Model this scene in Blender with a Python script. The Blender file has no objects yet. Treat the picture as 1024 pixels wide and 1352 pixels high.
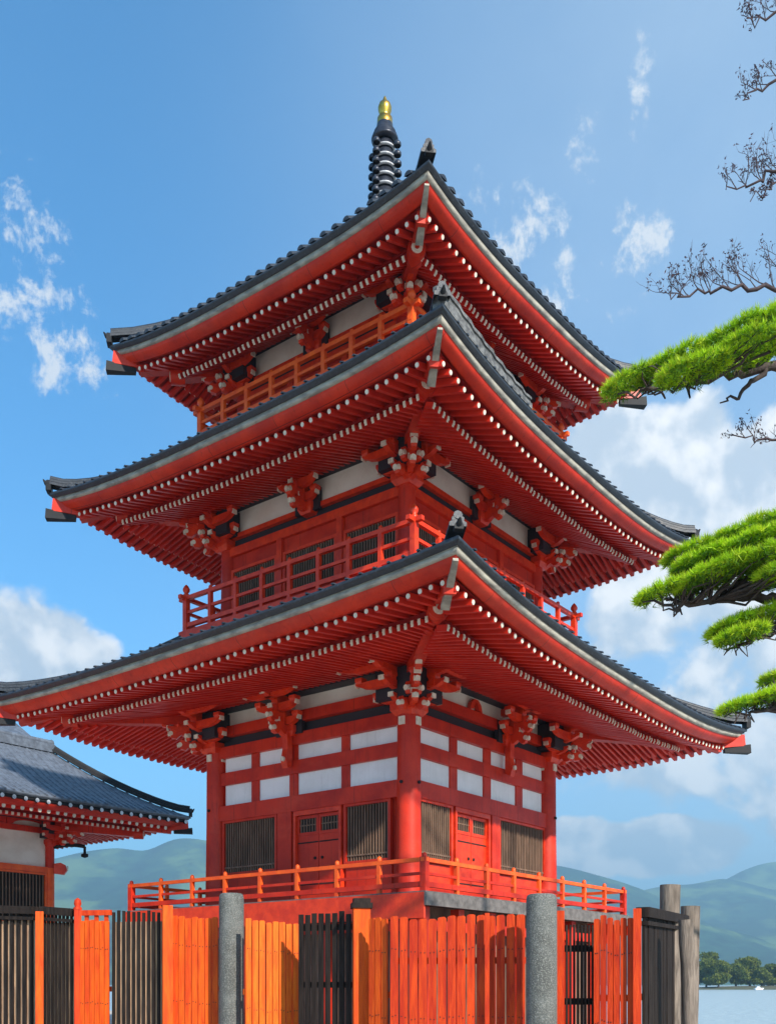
import bpy, math, random
import numpy as np
from mathutils import Vector, Matrix
random.seed(7); rng = np.random.default_rng(7)
C = bpy.context.scene
COL = C.collection
rad = math.radians
PI = math.pi
EYE = 1.6
F = 1355.0            # focal length in photo pixels, horizon at photo row 1300
# ------------------------------------------------------------------ camera
cam = bpy.data.objects.new("camera", bpy.data.cameras.new("camera"))
COL.objects.link(cam); C.camera = cam
cam.location = (0, 0, EYE); cam.rotation_euler = (rad(90), 0, 0)
cam.data.sensor_fit = 'HORIZONTAL'; cam.data.sensor_width = 36
cam.data.lens = F / 1024 * 36
cam.data.shift_y = (1300 - 676) / 1024
cam.data.clip_start = .1; cam.data.clip_end = 30000
# ------------------------------------------------------------------ light
SUN_AZ = math.atan2(.53, -.85); SUN_EL = rad(33)      # compass angle from +Y towards +X
C.view_settings.view_transform = 'Standard'; C.view_settings.look = 'None'
C.view_settings.exposure = 1.22; C.view_settings.gamma = 1
C.view_settings.use_curve_mapping = False
sd = bpy.data.lights.new("sun", 'SUN'); sd.energy = 4.0; sd.angle = rad(1.2); sd.color = (1, .93, .83)
sun = bpy.data.objects.new("sun", sd); COL.objects.link(sun)
SD = Vector((math.sin(SUN_AZ)*math.cos(SUN_EL), math.cos(SUN_AZ)*math.cos(SUN_EL), math.sin(SUN_EL)))
sun.rotation_euler = (-SD).to_track_quat('-Z', 'Y').to_euler(); sun.location = (20, -20, 30)

W = bpy.data.worlds.new("World"); C.world = W; W.use_nodes = True
wt = W.node_tree; wt.nodes.clear()
class G:
    """tiny node-graph helper"""
    def __init__(s, t): s.t = t
    def n(s, typ, **k):
        n = s.t.nodes.new(typ)
        for a, v in k.items(): setattr(n, a, v)
        return n
    def put(s, sock, v):
        if isinstance(v, bpy.types.NodeSocket): s.t.links.new(v, sock)
        else: sock.default_value = v
    def m(s, op, *a, clamp=False):
        n = s.n('ShaderNodeMath', operation=op, use_clamp=clamp)
        for i, v in enumerate(a): s.put(n.inputs[i], v)
        return n.outputs[0]
    def vm(s, op, *a):
        n = s.n('ShaderNodeVectorMath', operation=op)
        for i, v in enumerate(a):
            if op == 'SCALE' and i == 1: s.put(n.inputs['Scale'], v)
            else: s.put(n.inputs[i], v)
        return n.outputs['Value'] if op in ('DOT_PRODUCT', 'LENGTH', 'DISTANCE') else n.outputs[0]
    def noise(s, vec, scale, detail=4, rough=.5, dist=0., lac=2.):
        n = s.n('ShaderNodeTexNoise'); s.put(n.inputs['Vector'], vec)
        n.inputs['Scale'].default_value = scale; n.inputs['Detail'].default_value = detail
        n.inputs['Roughness'].default_value = rough; n.inputs['Distortion'].default_value = dist
        n.inputs['Lacunarity'].default_value = lac
        return n.outputs['Fac']
    def ramp(s, f, stops):
        n = s.n('ShaderNodeValToRGB'); s.put(n.inputs[0], f)
        e = n.color_ramp.elements
        while len(e) < len(stops): e.new(.5)
        for i, (p, c) in enumerate(stops):
            e[i].position = p; e[i].color = tuple(c) + (1,) if len(c) == 3 else c
        return n.outputs[0]
    def mix(s, f, a, b, bt='MIX'):
        n = s.n('ShaderNodeMix', data_type='RGBA', blend_type=bt)
        s.put(n.inputs[0], f)
        s.put(n.inputs[6], a if isinstance(a, bpy.types.NodeSocket) else tuple(a)+(1,))
        s.put(n.inputs[7], b if isinstance(b, bpy.types.NodeSocket) else tuple(b)+(1,))
        return n.outputs[2]
    def step(s, v, lo, hi, smooth=True):
        n = s.n('ShaderNodeMapRange', interpolation_type='SMOOTHSTEP' if smooth else 'LINEAR')
        s.put(n.inputs[0], v); n.inputs[1].default_value = lo; n.inputs[2].default_value = hi
        return n.outputs[0]
g = G(wt)
sky = g.n('ShaderNodeTexSky', sky_type='NISHITA', sun_disc=False, sun_elevation=SUN_EL, sun_rotation=SUN_AZ,
          altitude=0, air_density=1.0, dust_density=.4, ozone_density=2.5)
tc = g.n('ShaderNodeTexCoord').outputs['Generated']
dirn = g.vm('NORMALIZE', tc)
sx = g.n('ShaderNodeSeparateXYZ'); g.put(sx.inputs[0], dirn)
az = g.m('ARCTAN2', sx.outputs[0], sx.outputs[1]); el = g.m('ARCSINE', sx.outputs[2])
def ae(x, y):
    a = math.atan((x-512)/F); return a, math.atan((1300-y)/F*math.cos(a))
def blobs(lst):
    out = None
    for (x, y, rx, ry, k) in lst:
        a, e = ae(x, y)
        dx = g.m('DIVIDE', g.m('SUBTRACT', az, a), rx/F); dy = g.m('DIVIDE', g.m('SUBTRACT', el, e), ry/F)
        d = g.m('ADD', g.m('MULTIPLY', dx, dx), g.m('MULTIPLY', dy, dy))
        v = g.m('MULTIPLY', g.m('SUBTRACT', 1, d), k)
        out = v if out is None else g.m('MAXIMUM', out, v)
    return g.m('MAXIMUM', out, -1.5)
def cumulus(vec):
    n1 = g.noise(vec, 11, 9, .52, .15)
    return n1
cum = [(40, 862, 112, 62, 1.6), (-90, 830, 160, 90, 1.4),
       (865, 615, 100, 62, 1.7), (985, 630, 100, 75, 1.7), (795, 590, 75, 52, 1.2), (940, 575, 50, 45, 1.1), (1130, 590, 160, 100, 1.3),
       (880, 720, 200, 70, .9), (1000, 900, 160, 150, .8), (870, 960, 150, 80, .8), (860, 820, 110, 70, .55),
       (775, 1122, 85, 42, 1.8), (890, 1122, 110, 44, 2.2), (1150, 1050, 150, 90, 1.), (640, 1120, 90, 40, .8)]
mask = blobs(cum)
sv = (SD - Vector((0, 1, .2)) * SD.dot(Vector((0, 1, .2)).normalized())).normalized() * .022
def dens(vec, mk): return g.m('ADD', g.m('MULTIPLY', g.m('SUBTRACT', cumulus(vec), .5), 5.0), mk)
d0 = dens(dirn, mask); d1 = dens(g.vm('ADD', dirn, tuple(sv)), g.m('SUBTRACT', mask, .05))
cov = g.step(d0, .05, .65)
lit = g.step(g.m('SUBTRACT', d0, d1), -.35, .55)
wis = blobs([(692, 300, 46, 40, .8), (838, 322, 46, 30, .8), (735, 375, 34, 28, .6), (15, 430, 42, 36, .8), (95, 475, 62, 36, .8),
             (35, 310, 34, 40, .4), (845, 105, 12, 28, .25), (780, 185, 18, 18, .2), (830, 405, 30, 15, .6), (80, 395, 40, 20, .5), (640, 270, 30, 20, .4),
             (-140, 380, 80, 60, .7), (1180, 300, 100, 80, .7)])
wn = g.m('ADD', g.m('MULTIPLY', g.m('SUBTRACT', g.noise(g.vm('MULTIPLY', dirn, (1, 1, .8)), 34, 10, .68, .15), .5), 5.5), g.m('MULTIPLY', wis, .8))
wcov = g.m('MULTIPLY', g.step(wn, .1, 1.0), .85)
veil = g.m('MULTIPLY', g.m('ADD', g.m('MULTIPLY', g.noise(dirn, 3.2, 5, .5, .4), .9), .25), g.m('MULTIPLY', g.m('ADD', g.m('ADD', g.step(az, -.30, .36), .02), g.m('MULTIPLY', g.step(el, .5, .0), .45)), .62))
skyc = g.mix(1, sky.outputs[0], (.36, .72, .88), 'MULTIPLY')
hs = g.n('ShaderNodeHueSaturation'); hs.inputs['Saturation'].default_value = 1.05; g.put(hs.inputs['Color'], skyc)
S = .12
def cl(c): return tuple(v/S for v in c)
base = g.mix(veil, hs.outputs[0], cl((.30, .37, .44)))
ccol = g.mix(lit, cl((.29, .33, .38)), cl((.54, .53, .52)))
base = g.mix(wcov, base, cl((.40, .41, .42)))
base = g.mix(cov, base, ccol)
bg = g.n('ShaderNodeBackground'); g.put(bg.inputs[0], base); bg.inputs[1].default_value = S
wo = g.n('ShaderNodeOutputWorld'); wt.links.new(bg.outputs[0], wo.inputs[0])

# ------------------------------------------------------------------ materials
MATS = {}
def mat(name, col, col2=None, rough=.5, scale=3., bump=.1, bscale=None, metal=0., spec=.5, stretch=None, streak=0, trans=0, coat=0, detail=5, extra=None):
    if name in MATS: return MATS[name]
    m = bpy.data.materials.new(name); m.use_nodes = True; t = m.node_tree; t.nodes.clear()
    q = G(t); o = q.n('ShaderNodeOutputMaterial'); b = q.n('ShaderNodeBsdfPrincipled')
    co = q.n('ShaderNodeTexCoord').outputs['Object']
    v = q.vm('MULTIPLY', co, stretch) if stretch else co
    f = q.noise(v, scale, detail, .6, .3)
    c2 = col2 or tuple(x*.7 for x in col)
    c = q.mix(q.step(f, .32, .68), col, c2)
    if streak:
        s1 = q.noise(q.vm('MULTIPLY', co, (6, 6, .5)), 2.2, 5, .65)
        c = q.mix(q.m('MULTIPLY', q.step(s1, .52, .8), streak), c, tuple(x*.35 for x in col))
    if extra: c = extra(q, co, c)
    q.put(b.inputs['Base Color'], c)
    q.put(b.inputs['Roughness'], q.m('ADD', q.m('MULTIPLY', f, .25), rough-.12, clamp=True))
    b.inputs['Metallic'].default_value = metal; b.inputs['Specular IOR Level'].default_value = spec
    b.inputs['Coat Weight'].default_value = coat; b.inputs['Coat Roughness'].default_value = .25
    if bump:
        bp = q.n('ShaderNodeBump'); bp.inputs['Strength'].default_value = bump; bp.inputs['Distance'].default_value = .02
        q.put(bp.inputs['Height'], q.noise(v, bscale or scale*5, 5, .6)); q.put(b.inputs['Normal'], bp.outputs[0])
    if trans:
        tr = q.n('ShaderNodeBsdfTranslucent'); q.put(tr.inputs[0], c); ms = q.n('ShaderNodeMixShader'); ms.inputs[0].default_value = trans
        q.t.links.new(b.outputs[0], ms.inputs[1]); q.t.links.new(tr.outputs[0], ms.inputs[2]); q.t.links.new(ms.outputs[0], o.inputs[0])
    else: t.links.new(b.outputs[0], o.inputs[0])
    MATS[name] = m; return m
def worn(q, co, c):
    sx_ = q.n('ShaderNodeSeparateXYZ'); q.put(sx_.inputs[0], co)
    f = None
    for ch, pd_ in ((0, 1.93), (1, 1.87)):
        v = q.m('ABSOLUTE', q.m('SUBTRACT', q.m('FRACT', q.m('DIVIDE', q.m('ADD', sx_.outputs[ch], .61), pd_)), .5))
        v = q.m('LESS_THAN', v, .0032); f = v if f is None else q.m('MAXIMUM', f, v)
    c = q.mix(q.m('MULTIPLY', f, .75), c, (.05, .008, .006))
    chip = q.step(q.noise(co, 34, 6, .75), .66, .72)
    c = q.mix(q.m('MULTIPLY', chip, .55), c, (.20, .07, .04))
    fade = q.step(q.noise(q.vm('MULTIPLY', co, (1, 1, 2.2)), .75, 6, .65), .5, .78)
    return q.mix(q.m('MULTIPLY', fade, .45), c, (.70, .085, .04))
RED = mat('vermilion paint', (.62, .030, .006), (.42, .015, .005), .5, 1.1, .22, 14, streak=.65, coat=.08, spec=.3, extra=worn)
SOF = mat('red soffit paint', (.64, .026, .009), (.50, .016, .007), .5, 2, .1, 12, coat=.08, spec=.3)
ORG = mat('orange rail paint', (.86, .12, .012), (.72, .07, .010), .5, 3, .15, 18, streak=.3, coat=.08, spec=.3)
BRT = mat('bright bracket paint', (.76, .05, .009), (.58, .028, .008), .45, 4, .15, 18, streak=.3, coat=.1, spec=.35)
CRM = mat('cream end paint', (.78, .72, .6), (.62, .55, .44), .6, 9, .05)
BND = mat('weathered cream board', (.40, .37, .30), (.20, .18, .155), .65, 3, .2, 20, stretch=(1, 1, 3))
PLA = mat('white plaster', (.86, .87, .88), (.76, .77, .77), .8, 1.2, .12, 30, streak=.22)
BEI = mat('ivory plaster', (.80, .76, .68), (.68, .62, .54), .8, 1.2, .08, 30)
def tilex(q, co, c): return q.mix(q.step(q.noise(co, 22, 3, .6), .55, .8), c, (.07, .08, .09))
TIL = mat('dark clay tile', (.014, .018, .026), (.028, .034, .045), .5, 5, .3, 25, extra=tilex)
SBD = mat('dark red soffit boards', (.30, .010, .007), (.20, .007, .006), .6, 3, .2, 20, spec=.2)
BLK = mat('black lacquer', (.010, .011, .013), (.02, .02, .022), .6, 5, .1, spec=.25)
TIB = mat('blue grey roof tile', (.12, .14, .175), (.065, .075, .095), .5, 6, .3, 25)
STR = mat('grey ridge stone', (.17, .17, .165), (.05, .05, .052), .8, 8, .5, 22)
LAT = mat('brown lattice wood', (.21, .125, .08), (.12, .072, .046), .7, 8, .2, 30, stretch=(1, 1, .2))
DRK = mat('dark interior', (.012, .009, .009), (.02, .014, .012), .9, 3, 0)
NVY = mat('dark recess shade', (.014, .014, .022), (.022, .02, .028), .6, 3, .05)  # near-black navy standing in for shade under eaves and around brackets
GLD = mat('gilt metal', (.85, .50, .10), (.65, .33, .05), .3, 12, .1, metal=1)
IRN = mat('dark bronze', (.018, .021, .034), (.04, .045, .06), .35, 8, .15, metal=.3)
SLV = mat('pale metal edge', (.6, .6, .62), (.4, .4, .42), .45, 8, .05)
GRY = mat('grey weathered timber', (.17, .15, .14), (.09, .08, .075), .75, 6, .3, 30, stretch=(1, 1, 1))
WOR = mat('orange fence timber', (.74, .105, .006), (.54, .048, .005), .6, 5, .45, 26, spec=.2, stretch=(3, 3, .35), streak=.5)
WOL = mat('sunlit pale orange fence timber', (.82, .155, .010), (.66, .08, .007), .6, 5, .45, 26, spec=.2, stretch=(3, 3, .35), streak=.45)  # lighter orange puts stronger sun, and some weathering, into the colour
WRD = mat('red fence timber', (.62, .058, .006), (.40, .022, .005), .6, 5, .45, 26, spec=.2, stretch=(3, 3, .35), streak=.5)
WDK = mat('blackened fence timber', (.030, .021, .017), (.012, .009, .008), .7, 7, .4, 30, stretch=(3, 3, .3), spec=.12)
WBR = mat('brown fence timber', (.55, .33, .19), (.28, .165, .10), .75, 7, .4, 30, stretch=(3, 3, .3))
def speck(q, co, c):
    c = q.mix(q.step(q.noise(co, 75, 2, .7), .5, .62), c, (.21, .21, .19))
    return q.mix(q.step(q.noise(co, 90, 2, .7), .57, .65), c, (.05, .05, .05))
STN = mat('speckled granite', (.13, .135, .125), (.07, .072, .065), .85, 3, .6, 70, extra=speck, streak=.5)
LOG = mat('weathered log', (.24, .19, .15), (.09, .07, .055), .85, 9, .7, 35, stretch=(2, 2, .25))
def gravx(q, co, c): return q.mix(q.step(q.noise(co, 14, 4, .7), .4, .7), c, (.34, .31, .27))
GRV = mat('pale gravel', (.57, .52, .44), (.47, .42, .36), .9, .5, .6, 40, extra=gravx)
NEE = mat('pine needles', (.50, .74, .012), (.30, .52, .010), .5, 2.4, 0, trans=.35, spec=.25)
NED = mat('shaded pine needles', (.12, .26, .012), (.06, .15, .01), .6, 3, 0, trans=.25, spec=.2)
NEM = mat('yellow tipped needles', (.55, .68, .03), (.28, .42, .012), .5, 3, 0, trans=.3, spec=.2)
BRK = mat('pine bark', (.07, .05, .045), (.03, .022, .02), .9, 9, .6, 40)
TWG = mat('bare twig bark', (.075, .05, .055), (.04, .027, .03), .85, 9, .3, 40)
BUD = mat('dull purple buds', (.09, .055, .075), (.05, .03, .04), .8, 9, 0, trans=.2)
LEF = mat('broadleaf foliage', (.17, .19, .02), (.055, .09, .015), .7, .22, 0, trans=.15, spec=.2)
def forest(q, co, c):
    c = q.mix(q.step(q.noise(co, .02, 8, .7), .42, .60), c, (.012, .035, .028))
    return q.mix(q.step(q.noise(co, .003, 5, .6), .45, .62), c, (.10, .17, .06))
MTN = mat('forested slope', (.03, .085, .05), (.015, .045, .03), .95, .002, 0, extra=forest, spec=.1)

# ------------------------------------------------------------------ mesh helpers
class MB:
    def __init__(s): s.v = []; s.f = []; s.mi = []; s.sm = []
    def add(s, vs, fs, mi=0, smooth=False):
        o = len(s.v); s.v += [tuple(p) for p in vs]
        s.f += [tuple(i+o for i in f) for f in fs]
        s.mi += ([mi]*len(fs) if isinstance(mi, int) else list(mi)); s.sm += [smooth]*len(fs)
    def box(s, a, b, mi=0):
        x0, y0, z0 = a; x1, y1, z1 = b
        if x0 > x1: x0, x1 = x1, x0
        if y0 > y1: y0, y1 = y1, y0
        if z0 > z1: z0, z1 = z1, z0
        s.add([(x0,y0,z0),(x1,y0,z0),(x1,y1,z0),(x0,y1,z0),(x0,y0,z1),(x1,y0,z1),(x1,y1,z1),(x0,y1,z1)],
              [(0,3,2,1),(4,5,6,7),(0,1,5,4),(1,2,6,5),(2,3,7,6),(3,0,4,7)], mi)
    def beam(s, p, q, w, h, mi=0, end=None, up=(0,0,1), q_scale=1., bev=0):
        """box beam from p to q (centre line); end = material index of the q end"""
        p = Vector(p); q = Vector(q); d = (q-p).normalized(); sd_ = d.cross(Vector(up)).normalized(); u = sd_.cross(d)
        vs = []
        for c, k in ((p, 1), (q, q_scale)):
            for i, j in ((-1,-1),(1,-1),(1,1),(-1,1)): vs.append(c + sd_*i*w/2*k + u*j*h/2*k)
        e = mi if end is None else end
        s.add(vs, [(0,1,2,3),(4,7,6,5),(0,4,5,1),(1,5,6,2),(2,6,7,3),(3,7,4,0)], [mi, e, mi, mi, mi, mi])
    def tube(s, pts, rs, n=8, mi=0, cap=True, smooth=True, capmi=None):
        pts = [Vector(p) for p in pts]; o = len(s.v); rings = []
        if not hasattr(rs, '__len__'): rs = [rs]*len(pts)
        d0 = (pts[1]-pts[0]).normalized(); ref = Vector((0,0,1)) if abs(d0.z) < .9 else Vector((1,0,0))
        vs = []; x = d0.cross(ref).normalized()
        for i, p in enumerate(pts):
            d = (pts[min(i+1, len(pts)-1)] - pts[max(i-1, 0)]).normalized()
            x = (x - d*x.dot(d)).normalized(); y = d.cross(x)
            for k in range(n):
                a = 2*PI*k/n; vs.append(p + (x*math.cos(a)+y*math.sin(a))*rs[i])
        fs = []
        for i in range(len(pts)-1):
            for k in range(n):
                a = i*n+k; b = i*n+(k+1) % n; fs.append((a, b, b+n, a+n))
        s.add(vs, fs, mi, smooth)
        if cap:
            cm = mi if capmi is None else capmi; m = len(vs)
            s.add(vs[:n], [tuple(range(n-1, -1, -1))], cm); s.add(vs[m-n:], [tuple(range(n))], cm)
    def lathe(s, prof, n=20, c=(0,0,0), mi=0, smooth=True):
        vs = []; fs = []; ms = []
        for r, z, *_ in prof:
            for k in range(n):
                a = 2*PI*k/n; vs.append((c[0]+r*math.cos(a), c[1]+r*math.sin(a), c[2]+z))
        for i in range(len(prof)-1):
            for k in range(n):
                a = i*n+k; b = i*n+(k+1) % n; fs.append((a, b, b+n, a+n)); ms.append(prof[i][2] if len(prof[i]) > 2 else mi)
        s.add(vs, fs, ms, smooth)
        s.add(vs[-n:], [tuple(range(n))], mi)
    def grid(s, P, mi=0, smooth=True, flip=False):
        nr = len(P); nc = len(P[0]); vs = [p for r in P for p in r]; fs = []
        for i in range(nr-1):
            for j in range(nc-1):
                a = i*nc+j; f = (a, a+1, a+nc+1, a+nc); fs.append(f[::-1] if flip else f)
        s.add(vs, fs, mi, smooth)
    def prism(s, poly, frame, w, mi=0, mi_side=None):
        """poly: list of (a,b); frame: (origin, axisA, axisB, axisN); thickness w centred on N"""
        o, A, B, N = [Vector(t) for t in frame]; n = len(poly)
        vs = [o + A*a + B*b - N*w/2 for a, b in poly] + [o + A*a + B*b + N*w/2 for a, b in poly]
        s.add(vs, [tuple(range(n-1, -1, -1)), tuple(range(n, 2*n))], mi)
        sm = mi_side or [mi]*n
        s.add(vs, [(i, (i+1) % n, (i+1) % n+n, i+n) for i in range(n)], sm)
    def build(s, name, mats, parent=None, label=None, **tags):
        me = bpy.data.meshes.new(name); me.from_pydata(s.v, [], s.f)
        if not isinstance(mats, (list, tuple)): mats = [mats]
        for m in mats: me.materials.append(m)
        me.polygons.foreach_set('material_index', s.mi); me.polygons.foreach_set('use_smooth', s.sm); me.update()
        o = bpy.data.objects.new(name, me); COL.objects.link(o)
        if parent is not None: o.parent = parent
        if label: o['label'] = label
        for k, v in tags.items(): o[k] = v
        return o
def thing(name, label, cat, loc=(0,0,0), rz=0, group=None):
    o = bpy.data.objects.new(name, None); COL.objects.link(o); o.location = loc; o.rotation_euler = (0,0,rz)
    o.empty_display_size = .3
    o['label'] = label; o['category'] = cat
    if group: o['group'] = group
    return o
def at(x, y, Y): return Vector(((x-512)/F*Y, Y, EYE + (1300-y)/F*Y))
def S4(k, a, o, z):      # side k: a along the face, o outwards -> local point
    return [(a, -o, z), (o, a, z), (-a, o, z), (-o, -a, z)][k]
def V4(k, a, o, z=0): return Vector(S4(k, a, o, z))

TH = rad(52.18); CX, CY = -.079, 25.67
Rv = Vector((math.cos(TH), math.sin(TH), 0)); Lv = Vector((-math.sin(TH), math.cos(TH), 0))
def toward_cam(c): return 0
# ------------------------------------------------------------------ roofs
def lerp(a, b, t): return a+(b-a)*t
class Roof:
    """hipped roof with upswept corners, centred on the local origin; hx along x, hy along y (half eave sizes)"""
    def __init__(s, hx, hy, zc, sag, inset, zi, wall_in, zsof, fly=(.5, 1.4), prof=1.3, cdz=(0,0,0,0)):
        s.cz = [zc+q for q in cdz]
        s.hx, s.hy, s.zc, s.sag, s.inset, s.zi, s.wall_in, s.zsof, s.fly, s.prof = hx, hy, zc, sag, inset, zi, wall_in, zsof, fly, prof
    def ext(s, k): return (s.hx, s.hy) if k in (0, 2) else (s.hy, s.hx)      # along-half, outward-half
    def edge(s, k, u):   # u in -1..1
        return lerp(s.cz[k-1], s.cz[k], (u+1)/2) - s.sag[k]*(1-abs(u)**3)
    def top(s, k, u, t):
        A, O = s.ext(k); d = s.inset*t
        ze = s.edge(k, u); zm = s.zc - max(s.sag)
        z = zm + (s.zi-zm)*(.72*t + .28*t**s.prof*t) + (ze-zm)*(1-t)**2.2
        return V4(k, u*(A-d), O-d, z)
    def under(s, k, a, o, off=0., base=False):     # bottom of rafters at along a, outward o
        A, O = s.ext(k); d = O-o; u = max(-1, min(1, a/A)); ze = s.edge(k, u)
        zk = s.zc - .15
        f0 = ze-.50; f1 = lerp(ze, s.zsof, .25)-.50
        if d < s.fly[1] and not base: z = lerp(f0, f1+.21, (d-s.fly[0])/(s.fly[1]-s.fly[0]))
        else: z = lerp(f1-.0, s.zsof, (d-s.fly[1])/(s.wall_in-s.fly[1]))
        return z+off
def swept(mb, R, profile, mi, n=28, flip=False):
    """profile: list of (d inward, dz) ; one strip round all four sides"""
    for k in range(4):
        A, O = R.ext(k); P = []
        for d, dz in profile:
            P.append([V4(k, -(A-d) + 2*(A-d)*j/n, O-d, R.edge(k, -1+2*j/n)+dz) for j in range(n+1)])
        mb.grid(P, mi, True, flip)
def screen_len(p, q, M):
    p = M @ Vector(p); q = M @ Vector(q)
    return math.hypot(p.x/p.y-q.x/q.y, (p.z-EYE)/p.y-(q.z-EYE)/q.y)
def build_roof(parent, R, name, label, tile, spacing=.25, ridge_mat=None, M=Matrix(), ribs=True, rib_r=.05, rafter_w=.10, collect=None, band=None):
    band = band or BND
    mb = MB(); nt = 8
    for k in range(4):
        A, O = R.ext(k)
        mb.grid([[R.top(k, -1+2*j/28, t/nt) for j in range(29)] for t in range(nt+1)], 0, True)
        if ribs:        # rows of round cover tiles running up the slope
            n = int(2*A/.30); r = rib_r
            for i in range(n):
                a = -A + (i+.5)*2*A/n
                tmax = min(1, (A-abs(a))/R.inset); 
                if tmax < .06: continue
                ns = max(2, int(8*tmax)); P = []
                for q in range(ns+1):
                    t = tmax*q/ns; u = a/(A-R.inset*t); p = R.top(k, max(-1, min(1, u)), t)
                    al = V4(k, 1, 0); o0 = V4(k, 0, .04 if q == 0 else 0)
                    P.append([p+o0+al*r*math.cos(b)+Vector((0,0,1))*(r*math.sin(b)-.005) for b in (0, .7, 1.3, 1.85, 2.45, PI)])
                mb.grid(P, 0, True, False)
                mb.add(P[0], [(0,1,2,3,4,5)], 0)
    # eave edge courses of dark tile
    swept(mb, R, [(0, 0.0), (-.03, -.03), (-.03, -.08), (.02, -.095), (.02, -.13), (.10, -.13)], 0)
    roof = mb.build(name, [tile, BLK], parent, label)
    b = MB(); swept(b, R, [(.06, -.128), (.065, -.165), (.04, -.17), (.10, -.235), (.18, -.237)], 0)
    b.build('eave_board', band, roof)
    f = MB(); swept(f, R, [(.13, -.235), (.14, -.28), (.18, -.33), (.30, -.41), (.37, -.42), (.37, -.36), (.46, -.34)], 0)
    f.build('eave_fascia', RED, roof)
    # soffit boards and the inner eave beam
    so = MB()
    for k in range(4):
        A, O = R.ext(k); P = []
        ds = [.36, .8, R.fly[1]-.001, R.fly[1]+.001, lerp(R.fly[1], R.wall_in, .5), R.wall_in+.12]
        for d in ds:
            P.append([V4(k, -(A-d)+2*(A-d)*j/28, O-d, R.under(k, -(A-d)+2*(A-d)*j/28, O-max(d, .5), .12)) for j in range(29)])
        so.grid(P, 0, True)
        P = []
        for d, dz in ((R.fly[1]-.13, .20), (R.fly[1]-.13, .115), (R.fly[1]+.08, .115), (R.fly[1]+.08, .20)):
            P.append([V4(k, -(A-d)+2*(A-d)*j/28, O-d, R.under(k, -(A-d)+2*(A-d)*j/28, O-R.fly[1], dz, True)) for j in range(29)])
        so.grid(P, 0, False)
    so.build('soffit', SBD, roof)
    # rafters
    def rafter(k, a, o0, o1, kind):
        m = MB(); w = rafter_w*(.84 if kind == 0 else .62); h = .11
        zz = (R.under(k, a, o0, 0, kind == 1), R.under(k, a, o1+(.0 if kind else .002), 0, kind == 1))
        a_ = a+random.uniform(-.008, .008); p = V4(k, a, o1, zz[1]+h/2); q = V4(k, a_, o0+random.uniform(-.014, .014), zz[0]+h/2+random.uniform(-.008, .008))
        m.beam(p, q, w, h, 0, 0 if kind == 0 else 1)
        # rounded pale end plate standing just proud of the end
        dr = (q-p).normalized(); al = V4(k, 1, 0); up = al.cross(dr)
        if up.z < 0: up = -up
        c = q+dr*.004; w2 = w*(.50 if kind == 0 else .46); ring = [c+al*w2*math.cos(2*PI*i/8+.39)+up*w2*1.05*math.sin(2*PI*i/8+.39) for i in range(8)]
        ring2 = [v+dr*.012 for v in ring]
        m.add(ring+ring2, [tuple(range(8, 16))]+[(i, (i+1) % 8, (i+1) % 8+8, i+8) for i in range(8)], 1)
        return m, screen_len(p, q, M)
    items = []
    for k in range(4):
        A, O = R.ext(k)
        for (d0, d1, kind, spc) in ((R.fly[0]-.10, R.fly[1]-.01, 0, spacing*.92), (R.fly[1]-.20, R.wall_in+.05, 1, spacing*.62)):
            n = int(2*A/spc)
            for i in range(n):
                a = -A + (i+.5)*2*A/n
                o0 = O-d0; o1 = O-d1; lim = abs(a)-(A-O)
                o1 = max(o1, lim+.04)
                if o0-o1 < .12: continue
                m, sl = rafter(k, a, o0, o1, kind)
                vis = 1 if k in (0, 3) else .05
                items.append((sl*vis, k, m, roof))
    if collect is not None: collect += items
    else:
        rr = MB()
        for _, _, m, _ in items: rr.add(m.v, m.f, m.mi)
        rr.build('rafters', [SOF, CRM], roof, kind='stuff')
    # corner rafters and hip ridges
    for k in range(4):
        A, O = R.ext(k)
        dg = (V4(k, 1, 1)).normalized()      # diagonal outwards at the corner a=+A
        def cp(d, dz): 
            return V4(k, A-d, O-d, 0)+Vector((0,0,dz))
        m = MB()
        zt = R.cz[k]; 
        m.beam(cp(R.wall_in+.2, R.zsof-.02), cp(R.fly[1]-.1, R.under(k, A, O-R.fly[1], .02)), .26, .52, 0, 1)
        m.beam(cp(R.fly[1]+.3, R.under(k, A, O-R.fly[1], .22)), cp(.48, zt-.52), .22, .30, 0, 0)
        # pale capped nose sloping out to the corner, and a dark drip cap
        m.beam(cp(.82, zt-.74), cp(.14, zt-.31), .15, .10, 2, 2, q_scale=.6) if k == 3 else None
        q = cp(R.fly[1]-.12, R.under(k, A, O-R.fly[1], -.02))
        q = q+dg*.05-Vector((0,0,.10)); m.tube([q-dg*.3, q+dg*.05], .19, 16, 0); m.tube([q+dg*.045, q+dg*.075], .115, 14, 1); m.tube([q+dg*.06, q+dg*.10], .045, 10, 0)
        if k != 3: m.beam(cp(.50, zt-.40), cp(.04, zt-.33), .20, .30, 0, 0)
        m.build('corner_rafter', [RED, CRM, BND], roof)
        if k != 3:
            m = MB(); m.beam(cp(.42, zt-.60), cp(-.07, zt-.55), .12, .12, 0, 0, q_scale=1.9)
            m.build('corner_cap', BLK, roof)
        # hip ridge
        m = MB(); pts = []
        for t in np.linspace(0, 1, 13):
            p = R.top(k, 1, t); pts.append(p+Vector((0,0,.10)))
        tip = pts[0]; e = tip + dg*.02 + Vector((0,0,.10))
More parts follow.
